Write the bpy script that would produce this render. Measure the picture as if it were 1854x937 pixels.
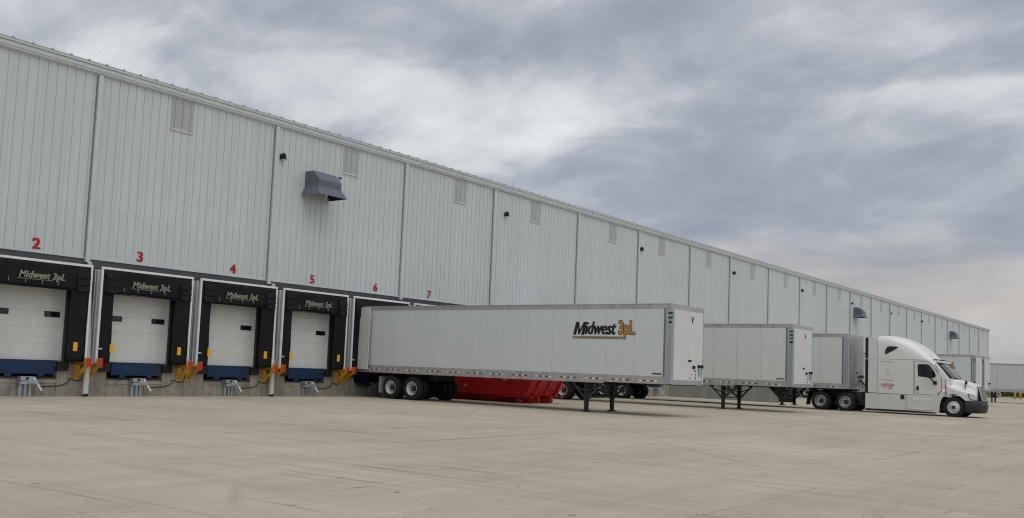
import bpy, bmesh, math, random
from mathutils import Matrix, Vector, Euler
R = math.radians
random.seed(7)
for o in list(bpy.data.objects): bpy.data.objects.remove(o, do_unlink=True)
scene = bpy.context.scene
C = scene.collection

# ------------------------------------------------------------------ camera
PXW, PXH = 1854.0, 937.0
FPX, YAW, PITCH, ROLL = 1718.896, 0.63104, 0.0808, 0.03898
CAM = Vector((-17.812, -32.068, 1.558))
def make_camera():
    f = Vector((math.cos(PITCH)*math.cos(YAW), math.cos(PITCH)*math.sin(YAW), math.sin(PITCH)))
    r = Vector((math.sin(YAW), -math.cos(YAW), 0)); u = r.cross(f)
    c, s = math.cos(ROLL), math.sin(ROLL)
    r, u = c*r + s*u, -s*r + c*u
    cam = bpy.data.cameras.new('camera'); co = bpy.data.objects.new('camera', cam); C.objects.link(co)
    m = Matrix((( r.x, u.x, -f.x, CAM.x), (r.y, u.y, -f.y, CAM.y), (r.z, u.z, -f.z, CAM.z), (0, 0, 0, 1)))
    co.matrix_world = m
    cam.sensor_width = 36.0; cam.sensor_fit = 'HORIZONTAL'; cam.lens = FPX*36.0/PXW
    cam.shift_x = -14.151/PXW; cam.shift_y = 60.523/PXW
    cam.clip_start = 0.1; cam.clip_end = 3000
    scene.camera = co
make_camera()
scene.render.resolution_x, scene.render.resolution_y = 1024, 518
scene.render.engine = 'CYCLES'
scene.cycles.pixel_filter_type = 'BLACKMAN_HARRIS'; scene.cycles.filter_width = 1.15

# ------------------------------------------------------------------ light
SUN_EL, SUN_AZ = 64.0, 240.0        # azimuth: direction the light comes FROM, degrees from +X counter-clockwise
def make_world():
    w = bpy.data.worlds.new('World'); scene.world = w; w.use_nodes = True
    nt = w.node_tree; N, L = nt.nodes, nt.links
    bg = N['Background']
    sky = N.new('ShaderNodeTexSky'); sky.sky_type = 'NISHITA'; sky.sun_disc = False
    sky.sun_elevation = R(SUN_EL); sky.sun_rotation = R(90 - SUN_AZ)
    skys = N.new('ShaderNodeVectorMath'); skys.operation = 'SCALE'; skys.inputs['Scale'].default_value = 0.10
    L.new(sky.outputs[0], skys.inputs[0])
    tc = N.new('ShaderNodeTexCoord'); sep = N.new('ShaderNodeSeparateXYZ'); L.new(tc.outputs['Generated'], sep.inputs[0])
    def math_(op, a, b=None, clamp=False):
        n = N.new('ShaderNodeMath'); n.operation = op; n.use_clamp = clamp
        for i, v in enumerate((a, b)):
            if v is None: continue
            if isinstance(v, (int, float)): n.inputs[i].default_value = v
            else: L.new(v, n.inputs[i])
        return n.outputs[0]
    zc = math_('ADD', math_('MAXIMUM', sep.outputs['Z'], 0.0), 0.34)
    px, py = math_('DIVIDE', sep.outputs['X'], zc), math_('DIVIDE', sep.outputs['Y'], zc)
    comb = N.new('ShaderNodeCombineXYZ'); L.new(px, comb.inputs[0]); L.new(py, comb.inputs[1])
    def noise(scale, detail, rough, dist, loc, stretch=(1, 1, 1), rot=0):
        mp = N.new('ShaderNodeMapping'); mp.inputs['Location'].default_value = loc; mp.inputs['Scale'].default_value = stretch
        mp.inputs['Rotation'].default_value = (0, 0, rot)
        L.new(comb.outputs[0], mp.inputs[0])
        n = N.new('ShaderNodeTexNoise'); n.inputs['Scale'].default_value = scale; n.inputs['Detail'].default_value = detail
        n.inputs['Roughness'].default_value = rough; n.inputs['Distortion'].default_value = dist
        L.new(mp.outputs[0], n.inputs['Vector']); return n.outputs['Fac']
    big = noise(1.15, 3, 0.5, 0.25, CLOUD_LOC, (1, 1, 1))
    mid = noise(3.8, 7, 0.54, 0.40, CLOUD_LOC, (1.0, 0.75, 1), 0.6)
    fine = noise(11.0, 7, 0.62, 0.5, (9.1, 1.7, 5.0), (1.2, 0.75, 1), 0.5)
    v = math_('ADD', math_('ADD', math_('MULTIPLY', big, 0.54), math_('MULTIPLY', mid, 0.38)), math_('MULTIPLY', fine, 0.08))
    ramp = N.new('ShaderNodeValToRGB'); cr = ramp.color_ramp
    cols = [(0.34, (0.255, 0.280, 0.335)), (0.42, (0.320, 0.345, 0.395)), (0.468, (0.415, 0.434, 0.472)), (0.515, (0.575, 0.588, 0.608)), (0.58, (0.725, 0.733, 0.743))]
    cr.elements[0].position, cr.elements[0].color = cols[0][0], (*cols[0][1], 1)
    cr.elements[1].position, cr.elements[1].color = cols[-1][0], (*cols[-1][1], 1)
    for p, c in cols[1:-1]:
        e = cr.elements.new(p); e.color = (*c, 1)
    L.new(v, ramp.inputs[0])
    # thin spots in the cloud let the blue through
    mixs = N.new('ShaderNodeMix'); mixs.data_type = 'RGBA'; mixs.inputs['Factor'].default_value = 0.90
    L.new(skys.outputs[0], mixs.inputs['A']); L.new(ramp.outputs[0], mixs.inputs['B'])
    # the cloud deck thins to a warm pale strip along the horizon
    zz = math_('MAXIMUM', sep.outputs['Z'], 0.0)
    edge = math_('ADD', math_('MULTIPLY', math_('SUBTRACT', mid, 0.5), 0.10), 0.150)
    hz = math_('MULTIPLY', math_('DIVIDE', math_('SUBTRACT', edge, zz), 0.06, True), 0.66, True)
    hcol = N.new('ShaderNodeValToRGB'); hcol.color_ramp.elements[0].position = 0.015; hcol.color_ramp.elements[0].color = (0.33, 0.318, 0.325, 1)
    hcol.color_ramp.elements[1].position = 0.095; hcol.color_ramp.elements[1].color = (0.52, 0.472, 0.425, 1); L.new(zz, hcol.inputs[0])
    warm = N.new('ShaderNodeMix'); warm.data_type = 'RGBA'; L.new(hz, warm.inputs['Factor'])
    L.new(mixs.outputs['Result'], warm.inputs['A']); L.new(hcol.outputs[0], warm.inputs['B'])
    L.new(warm.outputs['Result'], bg.inputs['Color']); bg.inputs['Strength'].default_value = 1.0
CLOUD_LOC = (1.978, 5.081, 1.050)
make_world()
sun = bpy.data.lights.new('sun', 'SUN'); sun.energy = 0.90; sun.angle = R(55); sun.color = (1.0, 0.965, 0.915)
so = bpy.data.objects.new('sun', sun); C.objects.link(so)
sd = Vector((math.cos(R(SUN_EL))*math.cos(R(SUN_AZ)), math.cos(R(SUN_EL))*math.sin(R(SUN_AZ)), math.sin(R(SUN_EL))))
so.rotation_euler = sd.to_track_quat('Z', 'Y').to_euler(); so.location = (0, -40, 60)
vs = scene.view_settings; vs.view_transform = 'Standard'; vs.look = 'None'; vs.gamma = 1.0; vs.use_curve_mapping = False
vs.exposure = 0.20

# ------------------------------------------------------------------ materials
M = {}
def mat(name, col, rough=0.6, metal=0.0, var=0.10, scale=3.0, streak=0.0, bump=0.0, spec=0.4, dirt=None, dirt_amt=0.0, rnd=0.0, emit=None, coat=0.0):
    m = bpy.data.materials.new(name); m.use_nodes = True
    nt = m.node_tree; N, L = nt.nodes, nt.links
    b = N['Principled BSDF']
    b.inputs['Roughness'].default_value = rough; b.inputs['Metallic'].default_value = metal
    b.inputs['Specular IOR Level'].default_value = spec; b.inputs['Coat Weight'].default_value = coat
    tc = N.new('ShaderNodeTexCoord')
    def noise(sc, det, rgh, stretch=(1, 1, 1), lo=0.0, hi=1.0, f0=0.3, f1=0.7):
        mp = N.new('ShaderNodeMapping'); mp.inputs['Scale'].default_value = stretch; L.new(tc.outputs['Object'], mp.inputs[0])
        n = N.new('ShaderNodeTexNoise'); n.inputs['Scale'].default_value = sc; n.inputs['Detail'].default_value = det; n.inputs['Roughness'].default_value = rgh
        L.new(mp.outputs[0], n.inputs['Vector'])
        r = N.new('ShaderNodeMapRange'); r.inputs['From Min'].default_value = f0; r.inputs['From Max'].default_value = f1
        r.inputs['To Min'].default_value = lo; r.inputs['To Max'].default_value = hi; L.new(n.outputs['Fac'], r.inputs['Value'])
        return r.outputs[0], n.outputs['Fac']
    fac, raw = noise(scale, 6, 0.6, lo=1 - var, hi=1 + var*0.6)
    cur = N.new('ShaderNodeVectorMath'); cur.operation = 'SCALE'; cur.inputs[0].default_value = col; L.new(fac, cur.inputs['Scale']); out = cur.outputs[0]
    if streak:
        sf, _ = noise(1.0, 5, 0.65, (7, 7, 0.35), 1 - streak, 1.0, 0.35, 0.6)
        s = N.new('ShaderNodeVectorMath'); s.operation = 'SCALE'; L.new(out, s.inputs[0]); L.new(sf, s.inputs['Scale']); out = s.outputs[0]
    if rnd:
        oi = N.new('ShaderNodeObjectInfo'); r = N.new('ShaderNodeMapRange'); r.inputs['To Min'].default_value = 1 - rnd; r.inputs['To Max'].default_value = 1 + rnd
        L.new(oi.outputs['Random'], r.inputs['Value'])
        s = N.new('ShaderNodeVectorMath'); s.operation = 'SCALE'; L.new(out, s.inputs[0]); L.new(r.outputs[0], s.inputs['Scale']); out = s.outputs[0]
    if dirt:
        df, _ = noise(1.7, 7, 0.7, (1.2, 1.2, 0.6), 0.0, dirt_amt, 0.48, 0.68)
        mx = N.new('ShaderNodeMix'); mx.data_type = 'RGBA'; L.new(df, mx.inputs['Factor']); L.new(out, mx.inputs['A']); mx.inputs['B'].default_value = (*dirt, 1)
        out = mx.outputs['Result']
    L.new(out, b.inputs['Base Color'])
    if bump:
        bp = N.new('ShaderNodeBump'); bp.inputs['Strength'].default_value = bump; bp.inputs['Distance'].default_value = 0.02
        _, raw2 = noise(scale*3, 5, 0.6)
        L.new(raw2, bp.inputs['Height']); L.new(bp.outputs[0], b.inputs['Normal'])
    if emit:
        b.inputs['Emission Color'].default_value = (*emit[:3], 1); b.inputs['Emission Strength'].default_value = emit[3]
    M[name] = m; return m
DIRT = (0.13, 0.115, 0.095)
mat('siding', (0.575, 0.628, 0.630), 0.42, var=0.06, scale=0.5, streak=0.08, rnd=0.022, bump=0.10)
mat('trim', (0.575, 0.628, 0.630), 0.45, var=0.06, scale=2, streak=0.06)
mat('light_panel', (0.44, 0.465, 0.475), 0.35, var=0.10, scale=3, streak=0.18)
mat('cream', (0.55, 0.545, 0.49), 0.6, var=0.1)
mat('roof', (0.42, 0.44, 0.46), 0.45, var=0.08)
mat('charcoal', (0.085, 0.088, 0.098), 0.6, var=0.15, streak=0.12, rnd=0.08)
mat('foundation', (0.335, 0.315, 0.262), 0.9, var=0.22, scale=2.2, streak=0.18, bump=0.4, rnd=0.10, dirt=DIRT, dirt_amt=0.55)
mat('door_white', (0.67, 0.685, 0.66), 0.5, var=0.06, scale=2.0, streak=0.05)
mat('vinyl', (0.0045, 0.0048, 0.006), 0.55, var=0.35, scale=4, bump=0.5, spec=0.25, dirt=(0.018, 0.019, 0.021), dirt_amt=0.4)
mat('spout_shadow', (0.20, 0.22, 0.215), 0.6)
mat('panel_gap', (0.30, 0.31, 0.315), 0.6)
mat('black', (0.012, 0.012, 0.013), 0.6, var=0.2)
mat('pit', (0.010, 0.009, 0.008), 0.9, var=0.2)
mat('glass_dark', (0.010, 0.012, 0.015), 0.08, var=0.0, spec=0.6)
mat('glass_cab', (0.03, 0.042, 0.046), 0.05, var=0.1, spec=0.7)
mat('blue', (0.005, 0.026, 0.085), 0.5, var=0.18, scale=5, dirt=(0.012, 0.015, 0.022), dirt_amt=0.5)
mat('yellow', (0.62, 0.33, 0.02), 0.5, var=0.15, scale=8, dirt=(0.10, 0.06, 0.02), dirt_amt=0.5)
mat('yellow_clean', (0.80, 0.42, 0.015), 0.5, var=0.06)
mat('red', (0.52, 0.025, 0.02), 0.5, var=0.15, scale=6)
mat('number_red', (0.42, 0.016, 0.026), 0.5, var=0.05)
mat('bin_red', (0.46, 0.012, 0.014), 0.42, var=0.22, scale=2.5, streak=0.2, dirt=(0.09, 0.015, 0.012), dirt_amt=0.6)
mat('galv', (0.42, 0.46, 0.50), 0.42, metal=0.65, var=0.2, scale=9)
mat('alu', (0.50, 0.52, 0.54), 0.38, metal=0.75, var=0.12, scale=5, streak=0.12)
mat('shelter_side', (0.40, 0.43, 0.475), 0.5, var=0.1, streak=0.12)
mat('frame_white', (0.74, 0.75, 0.77), 0.5, var=0.08)
mat('stencil', (0.27, 0.265, 0.20), 0.7, var=0.3, scale=14)
mat('hood_metal', (0.115, 0.135, 0.17), 0.5, var=0.08, streak=0.05)
mat('trailer_white', (0.615, 0.655, 0.67), 0.32, var=0.03, scale=0.8, streak=0.015, rnd=0.018)
mat('trailer_old', (0.65, 0.67, 0.65), 0.38, var=0.05, scale=0.9, streak=0.03, rnd=0.02)
mat('nose_white', (0.66, 0.66, 0.655), 0.35, var=0.05, scale=1.5, streak=0.05)
mat('nose_alu', (0.44, 0.45, 0.46), 0.40, metal=0.55, var=0.12, streak=0.30, dirt=(0.13, 0.11, 0.085), dirt_amt=0.6)
mat('rail_alu', (0.47, 0.47, 0.46), 0.42, metal=0.35, var=0.16, scale=5, streak=0.22)
mat('post_alu', (0.40, 0.44, 0.46), 0.36, metal=0.5, var=0.10, streak=0.12)
mat('post_groove', (0.16, 0.165, 0.17), 0.5)
mat('steel_dark', (0.026, 0.024, 0.023), 0.7, var=0.3, scale=6, dirt=(0.06, 0.045, 0.035), dirt_amt=0.5)
mat('gear_grey', (0.065, 0.064, 0.062), 0.6, var=0.25, scale=6, dirt=(0.03, 0.022, 0.018), dirt_amt=0.6)
mat('tyre', (0.014, 0.014, 0.015), 0.8, var=0.25, scale=8)
mat('rim_white', (0.56, 0.55, 0.53), 0.5, var=0.12, scale=9, dirt=(0.15, 0.10, 0.07), dirt_amt=0.45)
mat('rim_alu', (0.72, 0.72, 0.72), 0.25, metal=0.9, var=0.1, scale=9)
mat('hub', (0.030, 0.028, 0.027), 0.6, var=0.3)
mat('ink', (0.009, 0.009, 0.011), 0.5, var=0.05)
mat('orange_ink', (0.42, 0.21, 0.055), 0.5, var=0.10)
mat('bar_ink', (0.30, 0.215, 0.115), 0.5, var=0.25, scale=2)
mat('tape_red', (0.22, 0.008, 0.012), 0.35, var=0.1)
mat('tape_white', (0.68, 0.68, 0.66), 0.35, var=0.05)
mat('flap_white', (0.45, 0.46, 0.46), 0.6, var=0.2, dirt=DIRT, dirt_amt=0.6)
mat('truck_white', (0.69, 0.70, 0.665), 0.20, var=0.04, scale=1.0, streak=0.02, coat=0.9)
mat('truck_lower', (0.63, 0.64, 0.60), 0.28, var=0.06, scale=1.5, streak=0.06, coat=0.3)
mat('seam', (0.09, 0.09, 0.085), 0.7)
mat('bumper_grey', (0.024, 0.026, 0.030), 0.55, var=0.12)
mat('chrome', (0.75, 0.76, 0.78), 0.16, metal=1.0, var=0.02)
mat('lens', (0.55, 0.57, 0.58), 0.08, var=0.05, spec=0.7, coat=1.0)
mat('amber', (0.75, 0.25, 0.02), 0.3, emit=(1.0, 0.42, 0.08, 1.2))
mat('sign_red', (0.42, 0.07, 0.06), 0.5)
mat('sign_paper', (0.72, 0.69, 0.67), 0.5)
mat('skirt', (0.33, 0.335, 0.315), 0.55, var=0.10, streak=0.12, dirt=(0.18, 0.165, 0.14), dirt_amt=0.4)
mat('far_white', (0.60, 0.63, 0.64), 0.4, var=0.04, streak=0.08, rnd=0.02)
mat('bollard', (0.60, 0.40, 0.03), 0.5, var=0.1)
mat('grass', (0.075, 0.095, 0.03), 0.9, var=0.4, scale=0.6)
mat('tank', (0.50, 0.49, 0.47), 0.6, var=0.1)
mat('kerb', (0.20, 0.15, 0.125), 0.9, var=0.1)
mat('cable', (0.012, 0.012, 0.012), 0.6)
mat('downpipe', (0.56, 0.57, 0.55), 0.5, var=0.05, streak=0.08)

def concrete(name, tint=(1, 1, 1), rnd=0.05):
    m = bpy.data.materials.new(name); m.use_nodes = True; nt = m.node_tree; N, L = nt.nodes, nt.links; b = N['Principled BSDF']
    geo = N.new('ShaderNodeNewGeometry')
    def noise(sc, det, rgh, stretch=(1, 1, 1), f=(0.3, 0.7), t=(0, 1), dist=0.0, rot=0.0):
        mp = N.new('ShaderNodeMapping'); mp.inputs['Scale'].default_value = stretch; mp.inputs['Rotation'].default_value = (0, 0, rot); L.new(geo.outputs['Position'], mp.inputs[0])
        n = N.new('ShaderNodeTexNoise'); n.inputs['Scale'].default_value = sc; n.inputs['Detail'].default_value = det; n.inputs['Roughness'].default_value = rgh; n.inputs['Distortion'].default_value = dist
        L.new(mp.outputs[0], n.inputs['Vector'])
        r = N.new('ShaderNodeMapRange'); r.inputs['From Min'].default_value, r.inputs['From Max'].default_value = f; r.inputs['To Min'].default_value, r.inputs['To Max'].default_value = t
        L.new(n.outputs['Fac'], r.inputs['Value']); return r.outputs[0]
    base = (0.452*tint[0], 0.400*tint[1], 0.318*tint[2])
    facs = [noise(0.16, 5, 0.6, t=(0.88, 1.08)), noise(1.1, 8, 0.7, t=(0.93, 1.05)), noise(38, 3, 0.6, t=(0.93, 1.05)),
            noise(0.5, 6, 0.6, (4.0, 0.30, 1), (0.35, 0.65), (0.93, 1.04)), noise(0.5, 6, 0.62, (0.25, 3.2, 1), (0.35, 0.65), (0.94, 1.04), rot=0.35)]
    oi = N.new('ShaderNodeObjectInfo'); rr = N.new('ShaderNodeMapRange'); rr.inputs['To Min'].default_value = 1 - rnd; rr.inputs['To Max'].default_value = 1 + rnd; L.new(oi.outputs['Random'], rr.inputs['Value'])
    facs.append(rr.outputs[0])
    cur = N.new('ShaderNodeVectorMath'); cur.operation = 'SCALE'; cur.inputs[0].default_value = base; L.new(facs[0], cur.inputs['Scale']); out = cur.outputs[0]
    for f in facs[1:]:
        s = N.new('ShaderNodeVectorMath'); s.operation = 'SCALE'; L.new(out, s.inputs[0]); L.new(f, s.inputs['Scale']); out = s.outputs[0]
    def mixc(fac, col):
        nonlocal out
        mx = N.new('ShaderNodeMix'); mx.data_type = 'RGBA'; L.new(fac, mx.inputs['Factor']); L.new(out, mx.inputs['A']); mx.inputs['B'].default_value = (*col, 1); out = mx.outputs['Result']
    mixc(noise(0.28, 6, 0.65, (0.5, 1.3, 1), (0.55, 0.75), (0, 0.35), 0.5), (0.33, 0.26, 0.19))     # rusty brown stains
    mixc(noise(1.6, 4, 0.6, (2.6, 0.10, 1), (0.61, 0.71), (0, 0.5), 0.2), (0.14, 0.12, 0.10))        # tyre scuffs along the bays
    mixc(noise(1.3, 4, 0.6, (0.09, 2.4, 1), (0.62, 0.72), (0, 0.55), 0.2, 0.5), (0.13, 0.115, 0.095)) # scuffs of turning tyres
    mixc(noise(5.0, 2, 0.5, (1, 1, 1), (0.72, 0.75), (0, 0.7)), (0.09, 0.08, 0.065))                 # drips and crumbs
    mixc(noise(2.4, 3, 0.55, (0.35, 1.6, 1), (0.70, 0.74), (0, 0.6), 0.3, 0.25), (0.12, 0.105, 0.085))   # short skid marks
    mixc(noise(1.2, 4, 0.6, (0.12, 2.0, 1), (0.62, 0.72), (0, 0.35), 0.3, 0.9), (0.55, 0.50, 0.42))      # pale rubbed streaks
    # faint wheel arcs of trucks swinging in to the docks
    def mth(op, a, bb, clamp=False):
        n = N.new('ShaderNodeMath'); n.operation = op; n.use_clamp = clamp
        for i_, v_ in enumerate((a, bb)):
            if isinstance(v_, (int, float)): n.inputs[i_].default_value = v_
            elif v_ is not None: L.new(v_, n.inputs[i_])
        return n.outputs[0]
    for cx_, cy_, per, seed in ((48.0, -70.0, 4.3, 0.8),):
        dv = N.new('ShaderNodeVectorMath'); dv.operation = 'DISTANCE'; L.new(geo.outputs['Position'], dv.inputs[0]); dv.inputs[1].default_value = (cx_, cy_, 0)
        fr_ = mth('FRACT', mth('DIVIDE', dv.outputs['Value'], per), None)
        band = mth('SUBTRACT', 1.0, mth('DIVIDE', mth('ABSOLUTE', mth('SUBTRACT', fr_, 0.5), None), 0.030), True)
        msk = noise(0.22, 4, 0.6, (1, 1, 1), (0.52, 0.66), (0, 0.30), 0.4, seed)
        mixc(mth('MULTIPLY', band, msk), (0.16, 0.14, 0.115))
    L.new(out, b.inputs['Base Color']); b.inputs['Roughness'].default_value = 0.9; b.inputs['Specular IOR Level'].default_value = 0.2
    bp = N.new('ShaderNodeBump'); bp.inputs['Strength'].default_value = 0.25; bp.inputs['Distance'].default_value = 0.01
    nn = N.new('ShaderNodeTexNoise'); nn.inputs['Scale'].default_value = 30; nn.inputs['Detail'].default_value = 4; L.new(geo.outputs['Position'], nn.inputs['Vector'])
    L.new(nn.outputs['Fac'], bp.inputs['Height']); L.new(bp.outputs[0], b.inputs['Normal'])
    M[name] = m
concrete('yard'); concrete('yard_far', rnd=0.0); concrete('joint', (0.30, 0.28, 0.26), 0)

# ------------------------------------------------------------------ mesh helpers
class MB:
    def __init__(s): s.v, s.f, s.mi, s.sm, s.cur = [], [], [], [], 0
    def face(s, idx, smooth=False): s.f.append(idx); s.mi.append(s.cur); s.sm.append(smooth)
    def mat(s, i): s.cur = i; return s
    def box(s, x0, x1, y0, y1, z0, z1):
        b = len(s.v); s.v += [(x, y, z) for z in (z0, z1) for y in (y0, y1) for x in (x0, x1)]
        for q in ((0, 2, 3, 1), (4, 5, 7, 6), (0, 1, 5, 4), (2, 6, 7, 3), (0, 4, 6, 2), (1, 3, 7, 5)): s.face([b+i for i in q])
        return s
    def bar(s, p0, p1, w, h, up=(0, 0, 1)):
        p0, p1 = Vector(p0), Vector(p1); d = (p1-p0).normalized(); up = Vector(up)
        if abs(d.dot(up)) > 0.98: up = Vector((1, 0, 0))
        a = d.cross(up).normalized(); c = a.cross(d)
        b = len(s.v)
        for p in (p0, p1):
            for i, j in ((-1, -1), (1, -1), (1, 1), (-1, 1)): s.v.append(tuple(p + a*(i*w/2) + c*(j*h/2)))
        for q in ((0, 3, 2, 1), (4, 5, 6, 7), (0, 1, 5, 4), (1, 2, 6, 5), (2, 3, 7, 6), (3, 0, 4, 7)): s.face([b+i for i in q])
        return s
    def tube(s, pts, r, n=8, cap=True):
        pts = [Vector(p) for p in pts]; rings = []
        for i, p in enumerate(pts):
            d = (pts[min(i+1, len(pts)-1)] - pts[max(i-1, 0)]).normalized()
            up = Vector((0, 0, 1)) if abs(d.z) < 0.95 else Vector((1, 0, 0))
            a = d.cross(up).normalized(); c = a.cross(d); b = len(s.v); rr = r[i] if isinstance(r, (list, tuple)) else r
            for k in range(n):
                t = 2*math.pi*k/n; s.v.append(tuple(p + a*(math.cos(t)*rr) + c*(math.sin(t)*rr)))
            rings.append(b)
        for a, b in zip(rings, rings[1:]):
            for k in range(n): s.face([a+k, a+(k+1) % n, b+(k+1) % n, b+k], True)
        if cap: s.face([rings[0]+k for k in range(n)][::-1]); s.face([rings[-1]+k for k in range(n)])
        return s
    def poly_prism(s, pts, axis, a0, a1):
        """extrude a 2D polygon along axis: 'x' -> pts (y,z); 'y' -> pts (x,z); 'z' -> pts (x,y)"""
        def P(p, a): return {'x': (a, p[0], p[1]), 'y': (p[0], a, p[1]), 'z': (p[0], p[1], a)}[axis]
        b = len(s.v); n = len(pts); s.v += [P(p, a0) for p in pts] + [P(p, a1) for p in pts]
        s.face([b+i for i in range(n)][::-1]); s.face([b+n+i for i in range(n)])
        for i in range(n): j = (i+1) % n; s.face([b+i, b+j, b+n+j, b+n+i])
        return s
    def lathe_x(s, prof, cx=0, cy=0, cz=0, n=28, closed=False):
        """prof: list of (x, r) revolved about the local X axis"""
        rings = []
        for (x, r) in prof:
            b = len(s.v)
            for k in range(n):
                t = 2*math.pi*k/n; s.v.append((cx+x, cy+math.cos(t)*r, cz+math.sin(t)*r))
            rings.append(b)
        pr = list(zip(rings, rings[1:]))
        if closed: pr.append((rings[-1], rings[0]))
        for a, b in pr:
            for k in range(n): s.face([a+k, a+(k+1) % n, b+(k+1) % n, b+k], True)
        return s
    def loft(s, secs, cap=True, smooth=True):
        rings = []
        for q in secs: rings.append(len(s.v)); s.v += [tuple(p) for p in q]
        n = len(secs[0])
        for a, b in zip(rings, rings[1:]):
            for k in range(n-1): s.face([a+k, a+k+1, b+k+1, b+k], smooth)
        if cap: s.face([rings[0]+k for k in range(n)][::-1]); s.face([rings[-1]+k for k in range(n)])
        return s
    def mesh(s, name, mats, bevel=0.0, autosmooth=None):
        me = bpy.data.meshes.new(name); me.from_pydata(s.v, [], s.f)
        for m in (mats if isinstance(mats, (list, tuple)) else [mats]): me.materials.append(M[m])
        me.polygons.foreach_set('material_index', s.mi); me.polygons.foreach_set('use_smooth', s.sm)
        bm = bmesh.new(); bm.from_mesh(me)
        bmesh.ops.recalc_face_normals(bm, faces=bm.faces)
        if bevel:
            es = [e for e in bm.edges if len(e.link_faces) == 2 and e.calc_face_angle(0) > 0.6]
            bmesh.ops.bevel(bm, geom=es, offset=bevel, segments=2, profile=0.7, affect='EDGES', clamp_overlap=True)
        bm.to_mesh(me); bm.free(); me.update(); return me
    def build(s, name, mats, parent=None, bevel=0.0, loc=None):
        return obj(name, s.mesh(name, mats, bevel), parent, loc)
def obj(name, me, parent=None, loc=None, rot=None):
    o = bpy.data.objects.new(name, me); C.objects.link(o)
    if parent: o.parent = parent
    if loc is not None: o.location = loc
    if rot is not None: o.rotation_euler = rot
    return o
def tag(o, label=None, cat=None, group=None, kind=None):
    if label: o['label'] = label
    if cat: o['category'] = cat
    if group: o['group'] = group
    if kind: o['kind'] = kind
    return o
def thing(name, label, cat, loc=(0, 0, 0), rz=0.0, group=None):
    o = bpy.data.objects.new(name, None); C.objects.link(o); o.location = loc; o.rotation_euler = (0, 0, rz); o.empty_display_size = 0.3
    return tag(o, label, cat, group)
def kids(o): return [c for c in bpy.data.objects if c.parent == o]
def copy_tree(o, parent=None):
    c = o.copy(); C.objects.link(c); c.parent = parent
    for ch in kids(o): copy_tree(ch, c)
    return c
def text(name, body, size, m, parent, origin, face, shear=0.0, bold=0.0, align='CENTER', extrude=0.002, sx=1.0, spacing=1.0, rot=0.0, fat=0.0):
    """flat lettering; face '-x' or '-y' is the way it looks out"""
    cu = bpy.data.curves.new(name, 'FONT'); cu.body = body; cu.size = size; cu.shear = shear; cu.offset = bold; cu.align_x = align; cu.align_y = 'CENTER'
    cu.extrude = extrude; cu.space_character = spacing; cu.resolution_u = 3
    t = bpy.data.objects.new(name, cu); C.objects.link(t); bpy.context.view_layer.update()
    me = bpy.data.meshes.new_from_object(t.evaluated_get(bpy.context.evaluated_depsgraph_get()))
    bpy.data.objects.remove(t, do_unlink=True); bpy.data.curves.remove(cu)
    ax = {'-x': ((0, -1, 0), (0, 0, 1), (-1, 0, 0)), '-y': ((1, 0, 0), (0, 0, 1), (0, -1, 0)), '-xy': ((.7071, -.7071, 0), (0, 0, 1), (-.7071, -.7071, 0))}[face]
    mm = Matrix([[ax[j][i] for j in range(3)] for i in range(3)]).to_4x4()
    me.transform(Matrix.Translation(origin) @ mm @ Matrix.Rotation(rot, 4, 'Z') @ Matrix.Diagonal((sx, 1, 1, 1)))
    me.materials.clear(); me.materials.append(M[m])
    if fat:
        bm = bmesh.new()
        for k, d in enumerate((-fat, -fat*0.5, 0.0, fat*0.5, fat)):
            c = me.copy(); c.transform(Matrix.Translation(mm.to_3x3() @ Vector((d, 0, 0.0004*k)))); bm.from_mesh(c); bpy.data.meshes.remove(c)
        bm.to_mesh(me); bm.free()
    return obj(name, me, parent)

GZ = 0.03                       # yard level
# ------------------------------------------------------------------ ground
S = 7.938; DK = 4.06; X3 = 2.242
g = MB(); g.box(-260, 900, -500, 700, -0.6, -0.02); tag(g.build('ground', 'yard_far'), kind='structure')
yard = MB().box(-32.2, 118, -60, 30, -0.019, 0.012).build('yard_base', 'joint'); tag(yard, kind='structure')
SX, SY = 4.06, 3.92
def slab_mesh(w, d):
    b = MB(); e, c = 0.012, 0.010; n = len(b.v)
    x0, x1, y0, y1 = e, w-e, -d+e, -e
    b.v += [(x0, y0, -0.010), (x1, y0, -0.010), (x1, y1, -0.010), (x0, y1, -0.010), (x0, y0, -c), (x1, y0, -c), (x1, y1, -c), (x0, y1, -c),
            (x0+c, y0+c, 0), (x1-c, y0+c, 0), (x1-c, y1-c, 0), (x0+c, y1-c, 0)]
    for a in (0, 4):
        for k in range(4): b.face([a+k, a+(k+1) % 4, a+4+(k+1) % 4, a+4+k])
    b.face([8, 9, 10, 11]); return b.mesh('slab', 'yard')
sm = slab_mesh(SX, SY)
x_joint0 = X3 - 2.03
slabs = [(i, j) for i in range(-8, 22) for j in range(0, 10)]
for i, j in slabs:
    y = -0.02 - j*SY
    obj('slab', sm, yard, (x_joint0 + i*SX, y, GZ + random.uniform(-0.0015, 0.0015)))
# beyond the slabs one can pick out, the paving goes on as one sheet
far = MB(); far.box(x_joint0+22*SX+0.006, 118, -60, 30, 0.013, GZ); far.box(-32.2, x_joint0+22*SX-0.006, -60, -0.03-10*SY, 0.013, GZ); far.box(-32.2, x_joint0-8*SX-0.006, -0.025-10*SY, 30, 0.013, GZ)
far.build('far_paving', 'yard_far', yard)

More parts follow.
